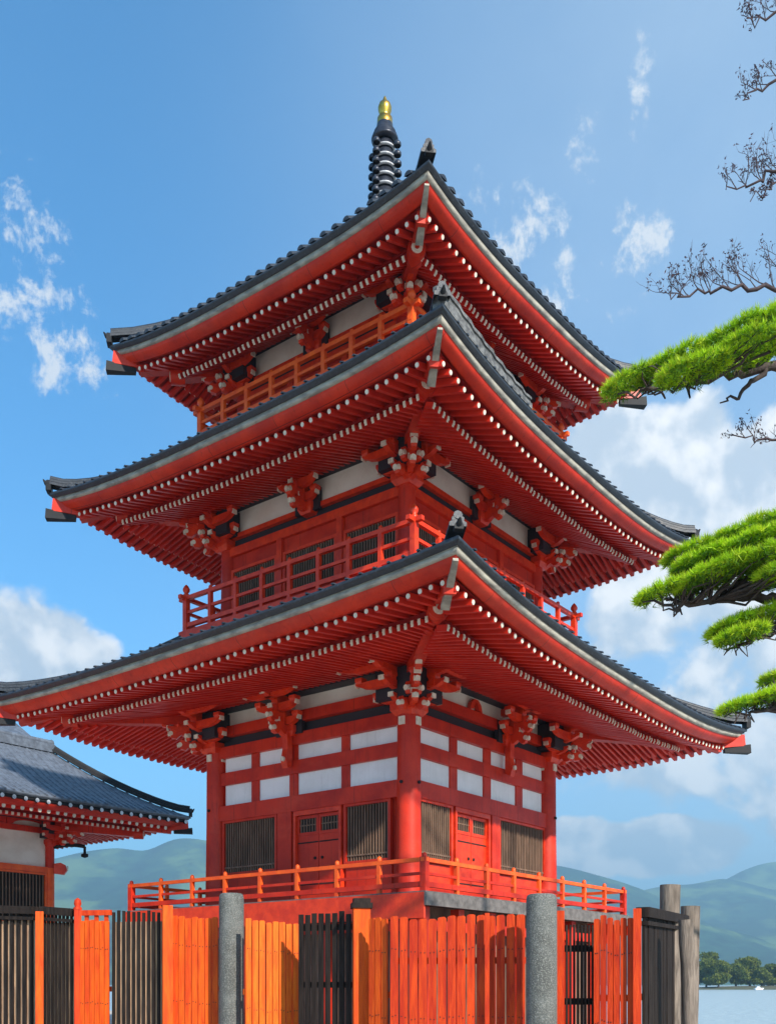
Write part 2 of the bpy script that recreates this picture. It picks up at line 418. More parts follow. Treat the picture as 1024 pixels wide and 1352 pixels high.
        for (wid, hh, dz) in ((.28, .10, -.06), (.20, .08, .03)):
            sd_ = dg.cross(Vector((0,0,1))).normalized()
            P = []
            for i, p in enumerate(pts):
                lift = .10*math.exp(-i*1.2)
                c = p+Vector((0,0,dz+lift))
                P.append([c-sd_*wid/2, c-sd_*wid/2+Vector((0,0,hh*.6)), c-sd_*wid*.25+Vector((0,0,hh)), c+sd_*wid*.25+Vector((0,0,hh)), c+sd_*wid/2+Vector((0,0,hh*.6)), c+sd_*wid/2])
            m.grid(P, 0, False, False); m.add(P[0], [(0,1,2,3,4,5)], 0)
        # round cap tile run on top and demon-tile end
        m.tube([p+Vector((0,0,.12+.10*math.exp(-i*1.2))) for i, p in enumerate(pts)], .075, 8, 0)
        o = tip+dg*.03
        sd_ = dg.cross(Vector((0,0,1))).normalized()
        poly = [(-.13,-.10),(.13,-.10),(.14,.04),(.10,.13),(.04,.17),(0,.20),(-.04,.17),(-.10,.13),(-.14,.04)]
        if k == 3: poly = [(a_*.55, b_*.4) for a_, b_ in poly]
        m.prism(poly, (o, sd_, Vector((0,0,1)), dg), .12, 1)
        ks = .5 if k == 3 else 1.
        m.tube([o+Vector((0,0,.05*ks)), o+dg*.07+Vector((0,0,.10*ks)), o+dg*.14+Vector((0,0,.20*ks))], [.06, .05, .015], 8, 1)
        m.build('hip_ridge', [ridge_mat or tile, BLK], roof)
    return roof
# ------------------------------------------------------------------ brackets
def arm_poly(L, h):   # boat shaped bracket arm, from the centre to one end with a scooped underside
    return [(-.1, 0), (L*.55, 0), (L*.80, h*.28), (L*.93, h*.62), (L, h*.70), (L+.02, h), (-.1, h)]
def bracket(k, a, o, z0, z1, out, corner=False, scale=1.):
    """stepped bracket complex standing on a column head at (a,o) of side k"""
    m = MB(); n = 3; H = (z1-z0)/n; U = Vector((0,0,1))
    c = V4(k, a, o)
    al = V4(k, 1, 0); ou = V4(k, 0, 1)
    def block(p, s, hh=.16):
        x = al; y = ou
        vs = []
        for (zz, f) in ((0, .72), (hh*.45, 1), (hh, 1)):
            for i, j in ((-1,-1),(1,-1),(1,1),(-1,1)): vs.append(p+x*i*s/2*f+y*j*s/2*f+U*zz)
        fs = [(0,3,2,1), (8,9,10,11)]
        for r in range(2):
            for i in range(4): b = r*4+i; d = r*4+(i+1) % 4; fs.append((b, d, d+4, b+4))
        m.add(vs, fs, 0)
    def arm(p, d, L, h=.17, w=.13, nose=True):
        N = d.cross(U).normalized()
        poly = arm_poly(L, h); si = [0]*len(poly)
        m.prism(poly, (p, d, U, N), w, 0, si)
        if nose:
            e = p+d*(L+.012)+U*h*.85
            m.beam(e-d*.02-U*.01, e+d*.022-U*.01, w*.98, h*.55, 1, 1)
    def cloud(p, d, L):     # carved nose with lobed outline and pale round end
        N = d.cross(U).normalized()
        poly = [(-.05,-.10),(L*.4,-.13),(L*.62,-.06),(L*.8,-.16),(L*1.0,-.14),(L*1.08,0),(L*.98,.10),(L*.85,.06),(L*.7,.15),(L*.4,.13),(-.05,.12)]
        m.prism(poly, (p, d, U, N), .12, 0)
        e = p+d*L*1.02-U*.03
        m.tube([e-N*.066, e+N*.066], .055, 10, 1)
        m.tube([e+d*.04-U*.01, e+d*.075-U*.012], .055, 10, 1)
    block(c+U*(z0), .46*scale, .24)
    if corner: cc = c-(al+ou)*.0; m.box((cc.x-.40*scale, cc.y-.40*scale, z0+.28), (cc.x+.40*scale, cc.y+.40*scale, z1+.02), 2)  # dark core fills the bracket gaps with painted shade
    else: m.beam(c+ou*.0+U*(z0+.3), c+ou*.12+U*(z0+.3), .8*scale, .5, 2, 2)
    for i in range(n):
        z = z0+.20+H*i*.92; step = out*(i+1)/n
        L = (.50+.20*i)*scale
        if corner:
            d1 = al; d2 = ou; dd = (al+ou).normalized()
            for d in (al, ou): arm(c+U*z, d, step+.30)
            arm(c+U*z, dd, step*1.41+.25, .19, .16)
            for d, e in ((al, ou), (ou, al)):     # tangential arms carried by each outward step
                q = c+d*step+U*(z+.04); arm(q, -e, L); block(q-e*L*.9+U*.15, .18, .12); block(q+U*.15, .18, .12)
                block(q+e*.0+U*.15, .2, .12)
            q = c+dd*step*1.41+U*(z+.17); block(q, .2, .12)
            if i < 2:
                cloud(c+U*(z-.02)+al*step*.6, ou, .55); cloud(c+U*(z-.02)+ou*step*.6, al, .55)
            cloud(c+U*(z+.05)+dd*step*.7, dd, .62)
        else:
            arm(c+U*z, ou, step+.22)
            q = c+ou*step+U*(z+.04)
            for sg in (-1, 1): arm(q, al*sg, L*.85); block(q+al*sg*L*.76+U*.15, .18, .12)
            block(q+U*.15, .18, .12)
            if i < 2: cloud(c+U*(z-.04)+ou*step*.5, ou, .5)
    return m
# ------------------------------------------------------------------ pagoda
PM = Matrix.Translation((CX, CY, 0)) @ Matrix.Rotation(TH, 4, 'Z')
pag = thing('pagoda', 'tall three storey vermilion pagoda with dark tiled roofs and a gilt tipped spire', 'pagoda', (CX, CY, 0), TH)
E_ = EYE
#            h     zc      sags(side0 right,1,2,3 left)    inset  zi     wall  zsof
R1 = Roof(6.72, 6.72, 6.86+E_, (.44, .3, .3, .16), 3.42, 8.42+E_, 3.72, 6.62+E_, cdz=(-.16, 0, 0, .26))
R2 = Roof(5.72, 5.72, 11.70+E_, (.50, .3, .3, .28), 2.60, 13.30+E_, 2.95, 11.52+E_, fly=(.5, 1.3), cdz=(-.15, 0, .13, .02))
R3 = Roof(4.72, 4.72, 15.48+E_, (.42, .3, .3, .34), 4.45, 18.7+E_, 2.22, 15.32+E_, fly=(.5, 1.2), prof=1.6, cdz=(.1, 0, 0, -.16))
coll = []
for R, nm, lb, rm in ((R1, 'roof', 'lowest and widest roof', None), (R2, 'roof', 'middle roof with a weathered grey crest', None), (R3, 'roof', 'topmost roof under the spire', None)):
    build_roof(pag, R, nm, lb, TIL, M=PM, rib_r=.085 if R is R3 else .034, collect=coll, ridge_mat=rm)
coll.sort(key=lambda t: -t[0])
for (_, _, m, rf) in coll[:100]: m.build('rafter', [SOF, CRM], rf)
rest = {}
for (_, _, m, rf) in coll[100:]:
    q = rest.setdefault(rf.name, (MB(), rf)); q[0].add(m.v, m.f, m.mi)
for m, rf in rest.values(): m.build('rafters', [SOF, CRM], rf, kind='stuff')

def face_u(side, px, h):
    """photo column -> distance along the face (side 0 right face, side 3 left face)"""
    r = (px-512)/F
    if side == 3:
        X0 = CX-h*Rv.x; Y0 = CY-h*Rv.y; s = (X0-Y0*r)/(r*Lv.y-Lv.x)    # P = c - hR + sL
        return -s      # a = -y_local
    X0 = CX-h*Lv.x; Y0 = CY-h*Lv.y; s = (Y0*r-X0)/(Rv.x-r*Rv.y)
    return s
def lattice(k, a0, a1, o, z0, z1, parent, sp=.075, name='lattice_window', frame=.07, fm=RED, barm=LAT, mid=True):
    if a0 > a1: a0, a1 = a1, a0
    m = MB(); U = Vector((0,0,1))
    def bx(a, b, oo, oi, za, zb, mi):
        p = V4(k, a, oo, za); q = V4(k, b, oi, zb); m.box(tuple(p), tuple(q), mi)
    bx(a0, a1, o+.005, o+.03, z0, z1, 2)
    for (x, y, za, zb) in ((a0, a0+frame, z0, z1), (a1-frame, a1, z0, z1), (a0+frame, a1-frame, z0, z0+frame), (a0+frame, a1-frame, z1-frame, z1)):
        bx(x, y, o+.0, o+.12, za, zb, 0)
    n = max(3, int((a1-a0-2*frame)/sp))
    for i in range(n):
        x = a0+frame+(i+.5)*(a1-a0-2*frame)/n
        bx(x-.014, x+.014, o+.05, o+.085, z0+frame, z1-frame, 1)
    if mid: bx(a0+frame, a1-frame, o+.04, o+.095, z0+(z1-z0)*.13, z0+(z1-z0)*.13+.035, 1)
    return m.build(name, [fm, barm, DRK], parent)
# --- storey one
Z = lambda v: v+E_
w1 = MB(); w1.box((-2.9,-2.9,Z(1.75)), (2.9,2.9,Z(6.75)), 0)
wall1 = w1.build('wall', RED, pag, 'lowest storey with its doors, lattices and white panels')
def bar(k, a0, a1, o, z0, z1, th, mt, name, parent):
    m = MB(); p = V4(k, a0, o-.02, z0); q = V4(k, a1, o+th, z1); m.box(tuple(p), tuple(q)); return m.build(name, mt, parent)
PLs = {3: [(296.6,330.8),(340.6,381),(391.8,449.5),(460,521)], 0: [(549,595.4),(604.7,639.9),(649,682.4),(690.7,716.5)]}
def spans(side, lst, h):
    return [tuple(sorted((face_u(side, x0, h), face_u(side, x1, h)))) for x0, x1 in lst]
lay = {}
for k, src in ((3, 3), (0, 0), (1, 3), (2, 0)):
    ps = spans(src, PLs[src], 3.0)
    o = 2.9
    for i, (a, b) in enumerate(ps):
        a = max(a, -2.85); b = min(b, 2.85)
        for z0, z1 in ((4.29, 4.83), (5.11, 5.48)):
            m = MB(); m.box(tuple(V4(k, a-.03, o-.01, Z(z0)-.03)), tuple(V4(k, b+.03, o+.035, Z(z1)+.03))); m.build('plaster_panel', PLA, wall1)
    # battens between the panels
    ps.sort()
    for i in range(3):
        a = ps[i][1]; b = ps[i+1][0]
        bar(k, a, b, o, Z(4.30), Z(5.48), .075, RED, 'batten', wall1)
    bar(k, -2.98, 2.98, o, Z(3.95), Z(4.31), .16, RED, 'beam', wall1)
    bar(k, -2.98, 2.98, o, Z(4.82), Z(5.12), .12, RED, 'beam', wall1)
    bar(k, -2.98, 2.98, o, Z(5.47), Z(5.74), .15, RED, 'beam', wall1)
    bar(k, -2.9, 2.9, o, Z(5.75), Z(5.97), .03, NVY, 'shade_strip', wall1)
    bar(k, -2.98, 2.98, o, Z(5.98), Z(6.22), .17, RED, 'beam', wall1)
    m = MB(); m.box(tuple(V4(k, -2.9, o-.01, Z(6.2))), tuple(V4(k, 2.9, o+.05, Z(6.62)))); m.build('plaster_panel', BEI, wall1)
    bar(k, -2.9, 2.9, o, Z(6.56), Z(6.9), .38, NVY, 'shade_strip', wall1)  # dark strip painted as the shadow below the soffit
    bar(k, -2.98, 2.98, o, Z(1.80), Z(2.05), .2, RED, 'sill', wall1)
    if src == 3:
        wl = spans(3, [(294,366), (454,516)], 3.0); dr = spans(3, [(388,451)], 3.0)[0]; po = spans(3, [(368,386)], 3.0)[0]
    else:
        wl = spans(0, [(549,597), (658,719)], 3.0); dr = spans(0, [(600,646)], 3.0)[0]; po = spans(0, [(647,657)], 3.0)[0]
    for (a, b) in wl: lattice(k, max(a, -2.8), min(b, 2.8), o, Z(2.62), Z(3.96), wall1, fm=RED if src == 3 else BRT)  # right face frames in brighter red, sunlight put into the colour
    for (a, b) in wl:
        bar(k, max(a, -2.8)+.02, min(b, 2.8)-.02, o, Z(2.06), Z(2.6), .05, BRT if src == 0 else RED, 'dado_panel', wall1)  # dado follows: brighter red for the sunlit right face
    bar(k, po[0], po[1], o, Z(2.05), Z(3.95), .15, RED, 'post', wall1)
    # double door with a small grille in the top of each leaf
    a, b = dr; mid = (a+b)/2
    fr = MB()
    for (x, y, za, zb) in ((a, a+.07, 2.05, 3.95), (b-.07, b, 2.05, 3.95), (a+.07, b-.07, 3.84, 3.95)):
        fr.box(tuple(V4(k, x, o, Z(za))), tuple(V4(k, y, o+.13, Z(zb))))
    fr.build('door_frame', BRT, wall1)
    for (x, y) in ((a+.075, mid-.008), (mid+.008, b-.075)):
        m = MB()
        def bx(p, q, oo, oi, za, zb, mi): m.box(tuple(V4(k, p, oo, Z(za))), tuple(V4(k, q, oi, Z(zb))), mi)
        st = .06
        bx(x, y, o+.01, o+.05, 2.06, 3.38, 0)
        bx(x, x+st, o+.01, o+.065, 3.38, 3.83, 0); bx(y-st, y, o+.01, o+.065, 3.38, 3.83, 0); bx(x+st, y-st, o+.01, o+.065, 3.76, 3.83, 0); bx(x+st, y-st, o+.01, o+.065, 3.38, 3.45, 0)
        bx(x+st, y-st, o+.01, o+.025, 3.45, 3.76, 1)
        nb = 6
        for i in range(nb):
            c = x+st+(i+.5)*(y-x-2*st)/nb; bx(c-.012, c+.012, o+.03, o+.05, 3.45, 3.76, 2)
        bx(x+st, y-st, o+.028, o+.045, 3.60, 3.625, 2)
        hx_ = (y-.10 if x < mid-.1 else x+.10); c_ = V4(k, hx_, o+.06, Z(2.85)); m.tube([c_-V4(k,0,.02), c_+V4(k,0,.012)], .035, 10, 1)
        for zz_ in (2.25, 3.2):
            bx(x+.01, y-.01, o+.05, o+.058, zz_, zz_+.03, 1)
        m.build('door', [BRT if src == 0 else RED, DRK, LAT], wall1)  # right face doors carry their sunlight as a brighter red
# columns
def column(x, y, z0, z1, r, parent, studs=True):
    m = MB(); m.lathe([(r*1.12, z0), (r*1.08, z0+.5), (r, (z0+z1)/2), (r*.96, z1)], 24, (x, y, 0), 0)
    if studs:
        for k in range(4):
            d = V4(k, 0, 1); p = Vector((x, y, z1-1.5))+d*(r+.0)
            m.tube([p-d*.02, p+d*.035], .035, 8, 1); 
            p = Vector((x, y, z1-.22))+d*(r*.97)
            m.beam(p-d*.03, p+d*.02, .15, .17, 2, 2)
    return m.build('column', [RED, BLK, CRM], parent)
for sx_, sy_ in ((-1,-1), (-1,1), (1,-1), (1,1)):
    column(sx_*2.93, sy_*2.93, Z(1.75), Z(5.72), .255, wall1)
for k in range(4):
    bracket(k, 2.95, 2.95, Z(5.62), Z(6.50), .95, True, 1.25).build('bracket', [BRT, CRM, NVY], pag)
for k, px in ((3, 385), (0, 665)):
    a = face_u(k, px, 3.0)
    bracket(k, a, 2.98, Z(5.65), Z(6.5), .75).build('bracket', [BRT, CRM, NVY], pag)
    m = MB(); p = V4(k, a, 3.08, Z(5.0)); m.prism([(0,0),(.14,-.08),(.2,.1),(.14,.35),(.16,.75),(0,.75)], (p, V4(k,0,1), Vector((0,0,1)), V4(k,1,0)), .17, 0)
    q = p+V4(k, 0, .18)+Vector((0,0,.12)); m.tube([q, q+V4(k,0,.06)], .055, 10, 1)
    m.build('hanging_bracket', [BRT, CRM], pag)
for k, px in ((3, 480), (0, 625)):          # frog-leg strut between the brackets
    a = face_u(k, px, 3.0) if k == 0 else None
    if a is None: continue
    m = MB(); m.beam(V4(k, a, 3.0, Z(6.22)), V4(k, a, 3.0, Z(6.6)), .1, .14, 0); 
    m.prism([(-.25,0),(-.1,.04),(-.04,.2),(.04,.2),(.1,.04),(.25,0),(.2,.16),(.08,.26),(-.08,.26),(-.2,.16)], (V4(k, a, 3.03, Z(6.22)), V4(k,1,0), Vector((0,0,1)), V4(k,0,1)), .1, 0)
    m.build('strut', [BRT, CRM], pag)
# --- storey two and three
def upper(h, z0, zsof, brk_out, px_left, nm):
    w = MB(); w.box((-h+.08,-h+.08,z0), (h-.08,h-.08,zsof+.15), 0)
    wl = w.build('wall', SBD if h < 2.6 else RED, pag, nm)  # top storey's dark red stands in for shade behind its railing
    zt = zsof
    for k in range(4):
        o = h-.08
        bar(k, -h, h, o, zt-1.10, zt-.90, .14, BRT, 'beam', wl)
        bar(k, -h, h, o, zt-.88, zt-.70, .03, NVY, 'shade_strip', wl)
        bar(k, -h, h, o, zt-.69, zt-.58, .13, BRT, 'beam', wl)
        m = MB(); m.box(tuple(V4(k, -h+.1, o-.01, zt-.60)), tuple(V4(k, h-.1, o+.05, zt-.0))); m.build('plaster_panel', BEI, wl)
        bar(k, -h, h, o, zt-.03, zt+.2, .32, NVY, 'shade_strip', wl)  # soffit shadow along the wall top, as a dark strip
        bar(k, -h, h, o, z0+.0, z0+.25, .14, RED, 'sill', wl)
        third = 2*h/3
        for i in (1, 2): bar(k, -h+third*i-.08, -h+third*i+.08, o, z0+.26, zt-1.11, .15, BRT, 'post', wl)
        for i in range(3): 
            a0 = -h+third*i+.10; a1 = -h+third*(i+1)-.10
            if i == 0: a0 += .12
            if i == 2: a1 -= .12
            bar(k, a0, a1, o, zt-1.42, zt-1.11, .06, RED, 'lintel', wl)
            lattice(k, a0, a1, o, z0+.5, zt-1.43, wl, fm=BRT)
            bar(k, a0, a1, o, z0+.26, z0+.49, .05, RED, 'dado_panel', wl)
            
    for sx_, sy_ in ((-1,-1), (-1,1), (1,-1), (1,1)):
        column(sx_*(h-.05), sy_*(h-.05), z0, zt-.72, .19, wl, False)
    for k in range(4):
        bracket(k, h-.02, h-.02, zt-.95, zt-.10, brk_out, True, 1.1).build('bracket', [BRT, CRM, NVY], pag)
        bracket(k, 0, h, zt-.80, zt-.08, brk_out*.85, False, .9).build('bracket', [BRT, CRM, NVY], pag)
    return wl
upper(2.774, Z(8.5), R2.zsof, .75, 0, 'middle storey behind its balcony')
upper(2.50, Z(13.2), R3.zsof, .65, 0, 'top storey behind its balcony')
# --- balconies
def balcony(h, zd, zr, n, label, deckmats, posts=True, fin=True, slab=.22, low=.06, rw=.085, mat_rail=RED, mat2=ORG):
    m = MB()
    m.box((-h+.0, -h+.0, zd-slab), (h-.0, h-.0, zd), 0)
    dk = m.build('balcony', deckmats[0], pag, label)
    for k in range(4):
        b = MB(); b.box(tuple(V4(k, -h-.05 if k in (0,2) else -h-.0, h+.003, zd-slab-(.06 if k in (0, 2) else low))), tuple(V4(k, h+.05 if k in (0,2) else h, h+.055, zd-.03)))
        b.build('edge_board', deckmats[1] if k in (0, 2) else deckmats[2], dk)
        rm = mat_rail if k in (0, 3) else mat_rail
        hh = h-.08
        for (zz, w, t) in ((zr, rw, rw*.9), (zd+(zr-zd)*.56, rw*.65, rw*.65), (zd+.13, .09, .10)):
            b = MB(); e = .22 if zz == zr and fin else 0.07
            b.beam(V4(k, -hh-e, hh, zz+(.004 if k % 2 else 0)), V4(k, hh+e, hh, zz+(.004 if k % 2 else 0)), w, t); b.build('rail', mat2 if (zz == zr) else mat_rail, dk)
        for i in range(n+1):
            if i == 0: continue
            a = -hh + 2*hh*i/n
            b = MB(); big = i == n
            w = .13 if big else rw*.95
            p = V4(k, a, hh, zd)
            b.box((p.x-w/2, p.y-w/2, zd+.002), (p.x+w/2, p.y+w/2, zr+.02 if not big else zr+.05), 0)
            if big and fin: b.lathe([(.07, zr+.05), (.075, zr+.10), (.045, zr+.13), (.085, zr+.18), (.09, zr+.23), (.05, zr+.30), (.012, zr+.34)], 12, (p.x, p.y, 0), 0)
            else: b.lathe([(.042, zr+.02), (.05, zr+.06), (.045, zr+.11), (.015, zr+.135)], 10, (p.x, p.y, 0), 1 if not big else 0)
            b.build('post', [mat2 if not big else mat_rail, mat2], dk)
    return dk
balcony(4.454, Z(1.78), Z(2.38), 8, 'lowest balcony with orange rails and a grey timber edge', (GRY, GRY, BRT), fin=False, low=.30)
balcony(3.53, Z(8.62), Z(9.42), 8, 'middle balcony', (RED, BRT, BRT), rw=.10, mat_rail=BRT, mat2=BRT)
balcony(3.285, Z(13.34), Z(14.02), 8, 'top balcony with bright orange rails', (RED, RED, RED), mat_rail=ORG, rw=.105)
# timber blocks under the upper decks
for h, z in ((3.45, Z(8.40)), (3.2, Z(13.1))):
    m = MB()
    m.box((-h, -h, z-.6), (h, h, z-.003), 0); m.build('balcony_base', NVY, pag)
# podium under the lowest deck
m = MB(); m.box((-3.9,-3.9,.35), (3.9,3.9,Z(1.55)), 0); pd = m.build('podium', LAT, pag)
m = MB(); m.box((-4.9,-4.9,0), (4.9,4.9,.35), 0); m.build('plinth', STN, pd)
for k in range(4):
    for i in range(8):
        a = -4.2+8.4*i/7
        if i == 0: continue
        m = MB(); p = V4(k, a, 4.2); m.box((p.x-.1, p.y-.1, .351), (p.x+.1, p.y+.1, Z(1.50)), 0); m.build('podium_post', RED, pd)
    bar(k, -4.1, 4.1, 4.13, Z(1.05), Z(1.25), .06, RED, 'podium_beam', pd)
# --- spire
m = MB(); m.box((-.55,-.55,Z(18.3)), (.55,.55,Z(18.75)), 0); m.lathe([(.5, Z(18.75)), (.42, Z(18.95)), (.22, Z(19.1)), (.14, Z(19.15)), (.10, Z(21.4))], 20)
spi = m.build('spire', IRN, pag)
zr = [19.15+.245*i for i in range(8)]
for i, z in enumerate(zr):
    r = .30-.006*i
    m = MB(); m.lathe([(.1, Z(z)-.02, 0), (r-.045, Z(z)-.015, 1), (r+.0, Z(z)-.01, 1), (r+.01, Z(z)+.022, 0), (r, Z(z)+.04, 0), (r*.86, Z(z)+.10, 0), (r*.84, Z(z)+.17, 0), (.1, Z(z)+.19, 0)], 24)
    m.build('ring', [IRN, SLV], spi)
    for q in range(4):
        a = PI/4+q*PI/2-PI/4*.9
        c = Vector((math.cos(a), math.sin(a), 0))*(r+.115)+Vector((0,0,Z(z)))
        m = MB(); m.lathe([(.085, -.055), (.10, -.03), (.095, .02), (.06, .065), (.012, .09)], 10, tuple(c), 0)
        m.tube([c+Vector((0,0,.05)), c*1.0-Vector((math.cos(a), math.sin(a), 0))*.14+Vector((0,0,.05))], .018, 6, 0)
        m.build('bell', IRN, spi)
m = MB(); m.lathe([(.22, Z(21.06)), (.33, Z(21.09)), (.34, Z(21.14)), (.30, Z(21.18)), (.31, Z(21.22)), (.27, Z(21.27)), (.275, Z(21.31)), (.22, Z(21.37)), (.2, Z(21.5))], 24); m.build('crown_ring', IRN, spi)
m = MB(); m.lathe([(.2, Z(21.48)), (.195, Z(21.55)), (.19, Z(21.66)), (.11, Z(21.70)), (.13, Z(21.76)), (.165, Z(21.86)), (.17, Z(21.94)), (.14, Z(22.03)), (.06, Z(22.08)), (.05, Z(22.14)), (.03, Z(22.20)), (.004, Z(22.24))], 20)
m.build('finial', GLD, spi)
# weathered crest of ridge tiles above the near part of the middle roof's right eave
m = MB(); A, O = R2.ext(0); pts = []
for i in range(26):
    f = i/25; a = -A+.06+3.0*f; u = a/A; p = V4(0, a, O-.12, R2.edge(0, u)+.02); pts.append((p, .40*(1-.45*f)+.025*math.sin(i*2.1)))
for w_, k0, k1 in ((.26, 0, .45), (.18, .45, .8), (.24, .8, 1.)):
    P = []
    for p, h in pts:
        n = V4(0, 0, 1)
        P.append([p-n*w_/2+Vector((0,0,h*k0)), p-n*w_/2+Vector((0,0,h*k1)), p+n*w_/2+Vector((0,0,h*k1)), p+n*w_/2+Vector((0,0,h*k0))])
    m.grid([r_+[r_[0]] for r_ in P], 0, False)
    m.add(P[0], [(0,1,2,3)]); m.add(P[-1], [(3,2,1,0)])
m.build('crest', STR, [c for c in pag.children if c.name.startswith('roof')][1], 'crumbling grey crest along the near edge')

# ------------------------------------------------------------------ shrine hall at left
TH2 = TH
colp = at(66, 1300, 38.0); hx, hy = 9., 4.2
ctr = Vector((colp.x, colp.y, 0)) - Rv*hx + Lv*hy
SM = Matrix.Translation(ctr) @ Matrix.Rotation(TH2, 4, 'Z')
hall = thing('shrine_hall', 'low shrine hall with a blue grey tiled roof behind the left fence', 'shrine hall', tuple(ctr), TH2)
OV = 3.6
RH = Roof(hx+OV, hy+OV, 6.32+E_, (.1, .12, .1, .1), 3.6, 8.65+E_, OV-.15, 6.0+E_, fly=(.5, 1.4), prof=1.2)
rf = build_roof(hall, RH, 'roof', None, TIB, spacing=.36, rib_r=.04, ridge_mat=BLK, M=SM, rafter_w=.17, band=BLK)
m = MB(); x1 = hx+OV-3.6; y1 = hy+OV-3.6; zt = 8.6+E_; zr_ = 11.3+E_
m.add([(-x1,-y1,zt),(x1,-y1,zt),(x1,0,zr_),(-x1,0,zr_),(x1,y1,zt),(-x1,y1,zt)], [(0,1,2,3),(3,2,4,5),(1,4,2),(0,3,5)], 0)
m.build('upper_roof', TIB, rf)
m = MB()
for k in range(4):
    A, O = (x1, y1) if k in (0, 2) else (y1, x1)
    m.beam(V4(k, -A-.1, O+.0, zt+.12), V4(k, A+.1, O+.0, zt+.12), .34, .3, 0)
    m.tube([V4(k, -A-.1, O+.0, zt+.33), V4(k, A+.1, O+.0, zt+.33)], .12, 8, 0)
m.build('ridge_course', TIB, rf)
m = MB(); m.beam((-x1,0,zr_+.2), (x1,0,zr_+.2), .4, .5, 0); m.build('main_ridge', BLK, rf)
# round end tiles and dark edge beam along the eave
for k in (0, 1):
    A, O = RH.ext(k); n = 60 if k == 0 else 36
    for i in range(n):
        u = -1+2*(i+.5)/n; p = V4(k, u*A, O+.0, RH.edge(k, u)-.22); m = MB()
        m.tube([p-V4(k,0,.06), p+V4(k,0,.03)], .075, 8, 0, capmi=1)
        m.build('end_tile', [BLK, SLV], rf)
m = MB(); m.box((-hx+.06,-hy+.06,0), (hx-.06,hy-.06,6.3+E_), 0); hw = m.build('wall', BEI, hall)
for k in (0, 1, 2, 3):
    A, O = (hx, hy) if k in (0, 2) else (hy, hx)
    nb = 5 if k in (0, 2) else 3
    bar(k, -A, A, O-.06, 4.10+E_, 4.32+E_, .14, ORG, 'beam', hw)
    bar(k, -A, A, O-.06, 5.55+E_, 5.75+E_, .14, RED, 'beam', hw)
    bar(k, -A, A, O-.06, 5.98+E_, 6.3+E_, .3, NVY, 'shade_strip', hw)  # dark strip in place of eave shade on the hall wall
    # carved curved struts in the frieze between the beams
    nf = 10 if k in (0, 2) else 4
    for i in range(nf):
        a = -A+(i+.5)*2*A/nf; hw_ = A/nf
        m = MB(); P = []
        n = 10
        for r_ in (0, 1):
            pass
        inner = [(hw_*.72*math.cos(PI*j/n), .02+.17*math.sin(PI*j/n)) for j in range(n+1)]
        outer = [(hw_*.98, 0.0), (hw_*.98, .26), (-hw_*.98, .26), (-hw_*.98, 0.0)]
        poly = outer + inner[::-1]
        m.prism(poly, (V4(k, a, O+.03, 5.75+E_), V4(k,1,0), Vector((0,0,1)), V4(k,0,1)), .06, 0)
        m.build('frieze_arch', SOF, hw)
    for i in range(nb):
        a0 = -A+i*2*A/nb+.17; a1 = -A+(i+1)*2*A/nb-.17
        lattice(k, a0, a1, O-.06, 2.2+E_, 4.09+E_, hw, sp=.13, mid=False, fm=ORG)
        bar(k, a0, a1, O-.06, .3, 2.18+E_, .04, RED, 'dado_panel', hw)
    for i in range(nb+1):
        if i == 0: continue
        a = -A+i*2*A/nb
        m = MB(); p = V4(k, a, O-.02); m.tube([(p.x,p.y,0), (p.x,p.y,4.3+E_)], .17, 14, 0); m.tube([(p.x,p.y,4.3+E_), (p.x,p.y,6.0+E_)], .17, 14, 1)
        m.build('column', [ORG, RED], hw)
        if i == nb:
            bracket(k, a-.0, O, 5.1+E_, 5.95+E_, 1.1, True).build('bracket', [RED, CRM, NVY], hall)
q = V4(0, hx, hy, 0)
m = MB()      # curved metal bracket arm with a dark knob
p0 = Vector((hx, -hy, 5.05+E_)); dgr = Vector((1, -1, 0)).normalized()
pts = [p0+dgr*t+Vector((0,0,.12*math.sin(t*2))) for t in np.linspace(.1, 1.25, 8)]
m.tube(pts, .07, 8, 0); e = pts[-1]; m.tube([e, e-Vector((0,0,.28))], .05, 8, 0); m.lathe([(.02,-.42),(.13,-.38),(.13,-.28),(.03,-.25)], 12, tuple(e), 0)
m.build('metal_arm', BLK, hall)
ln = MB(); c = p0+dgr*.2+Vector((0,0,-.75)); ln.prism([(-.05,-.2),(.3,-.24),(.42,-.08),(.36,.12),(.2,.2),(-.05,.16)], (c, dgr, Vector((0,0,1)), dgr.cross(Vector((0,0,1)))), .2, 0)
ln.tube([c+dgr*.42, c+dgr*.45], .09, 10, 1); ln.build('beam_nose', [BRT, CRM], hall)

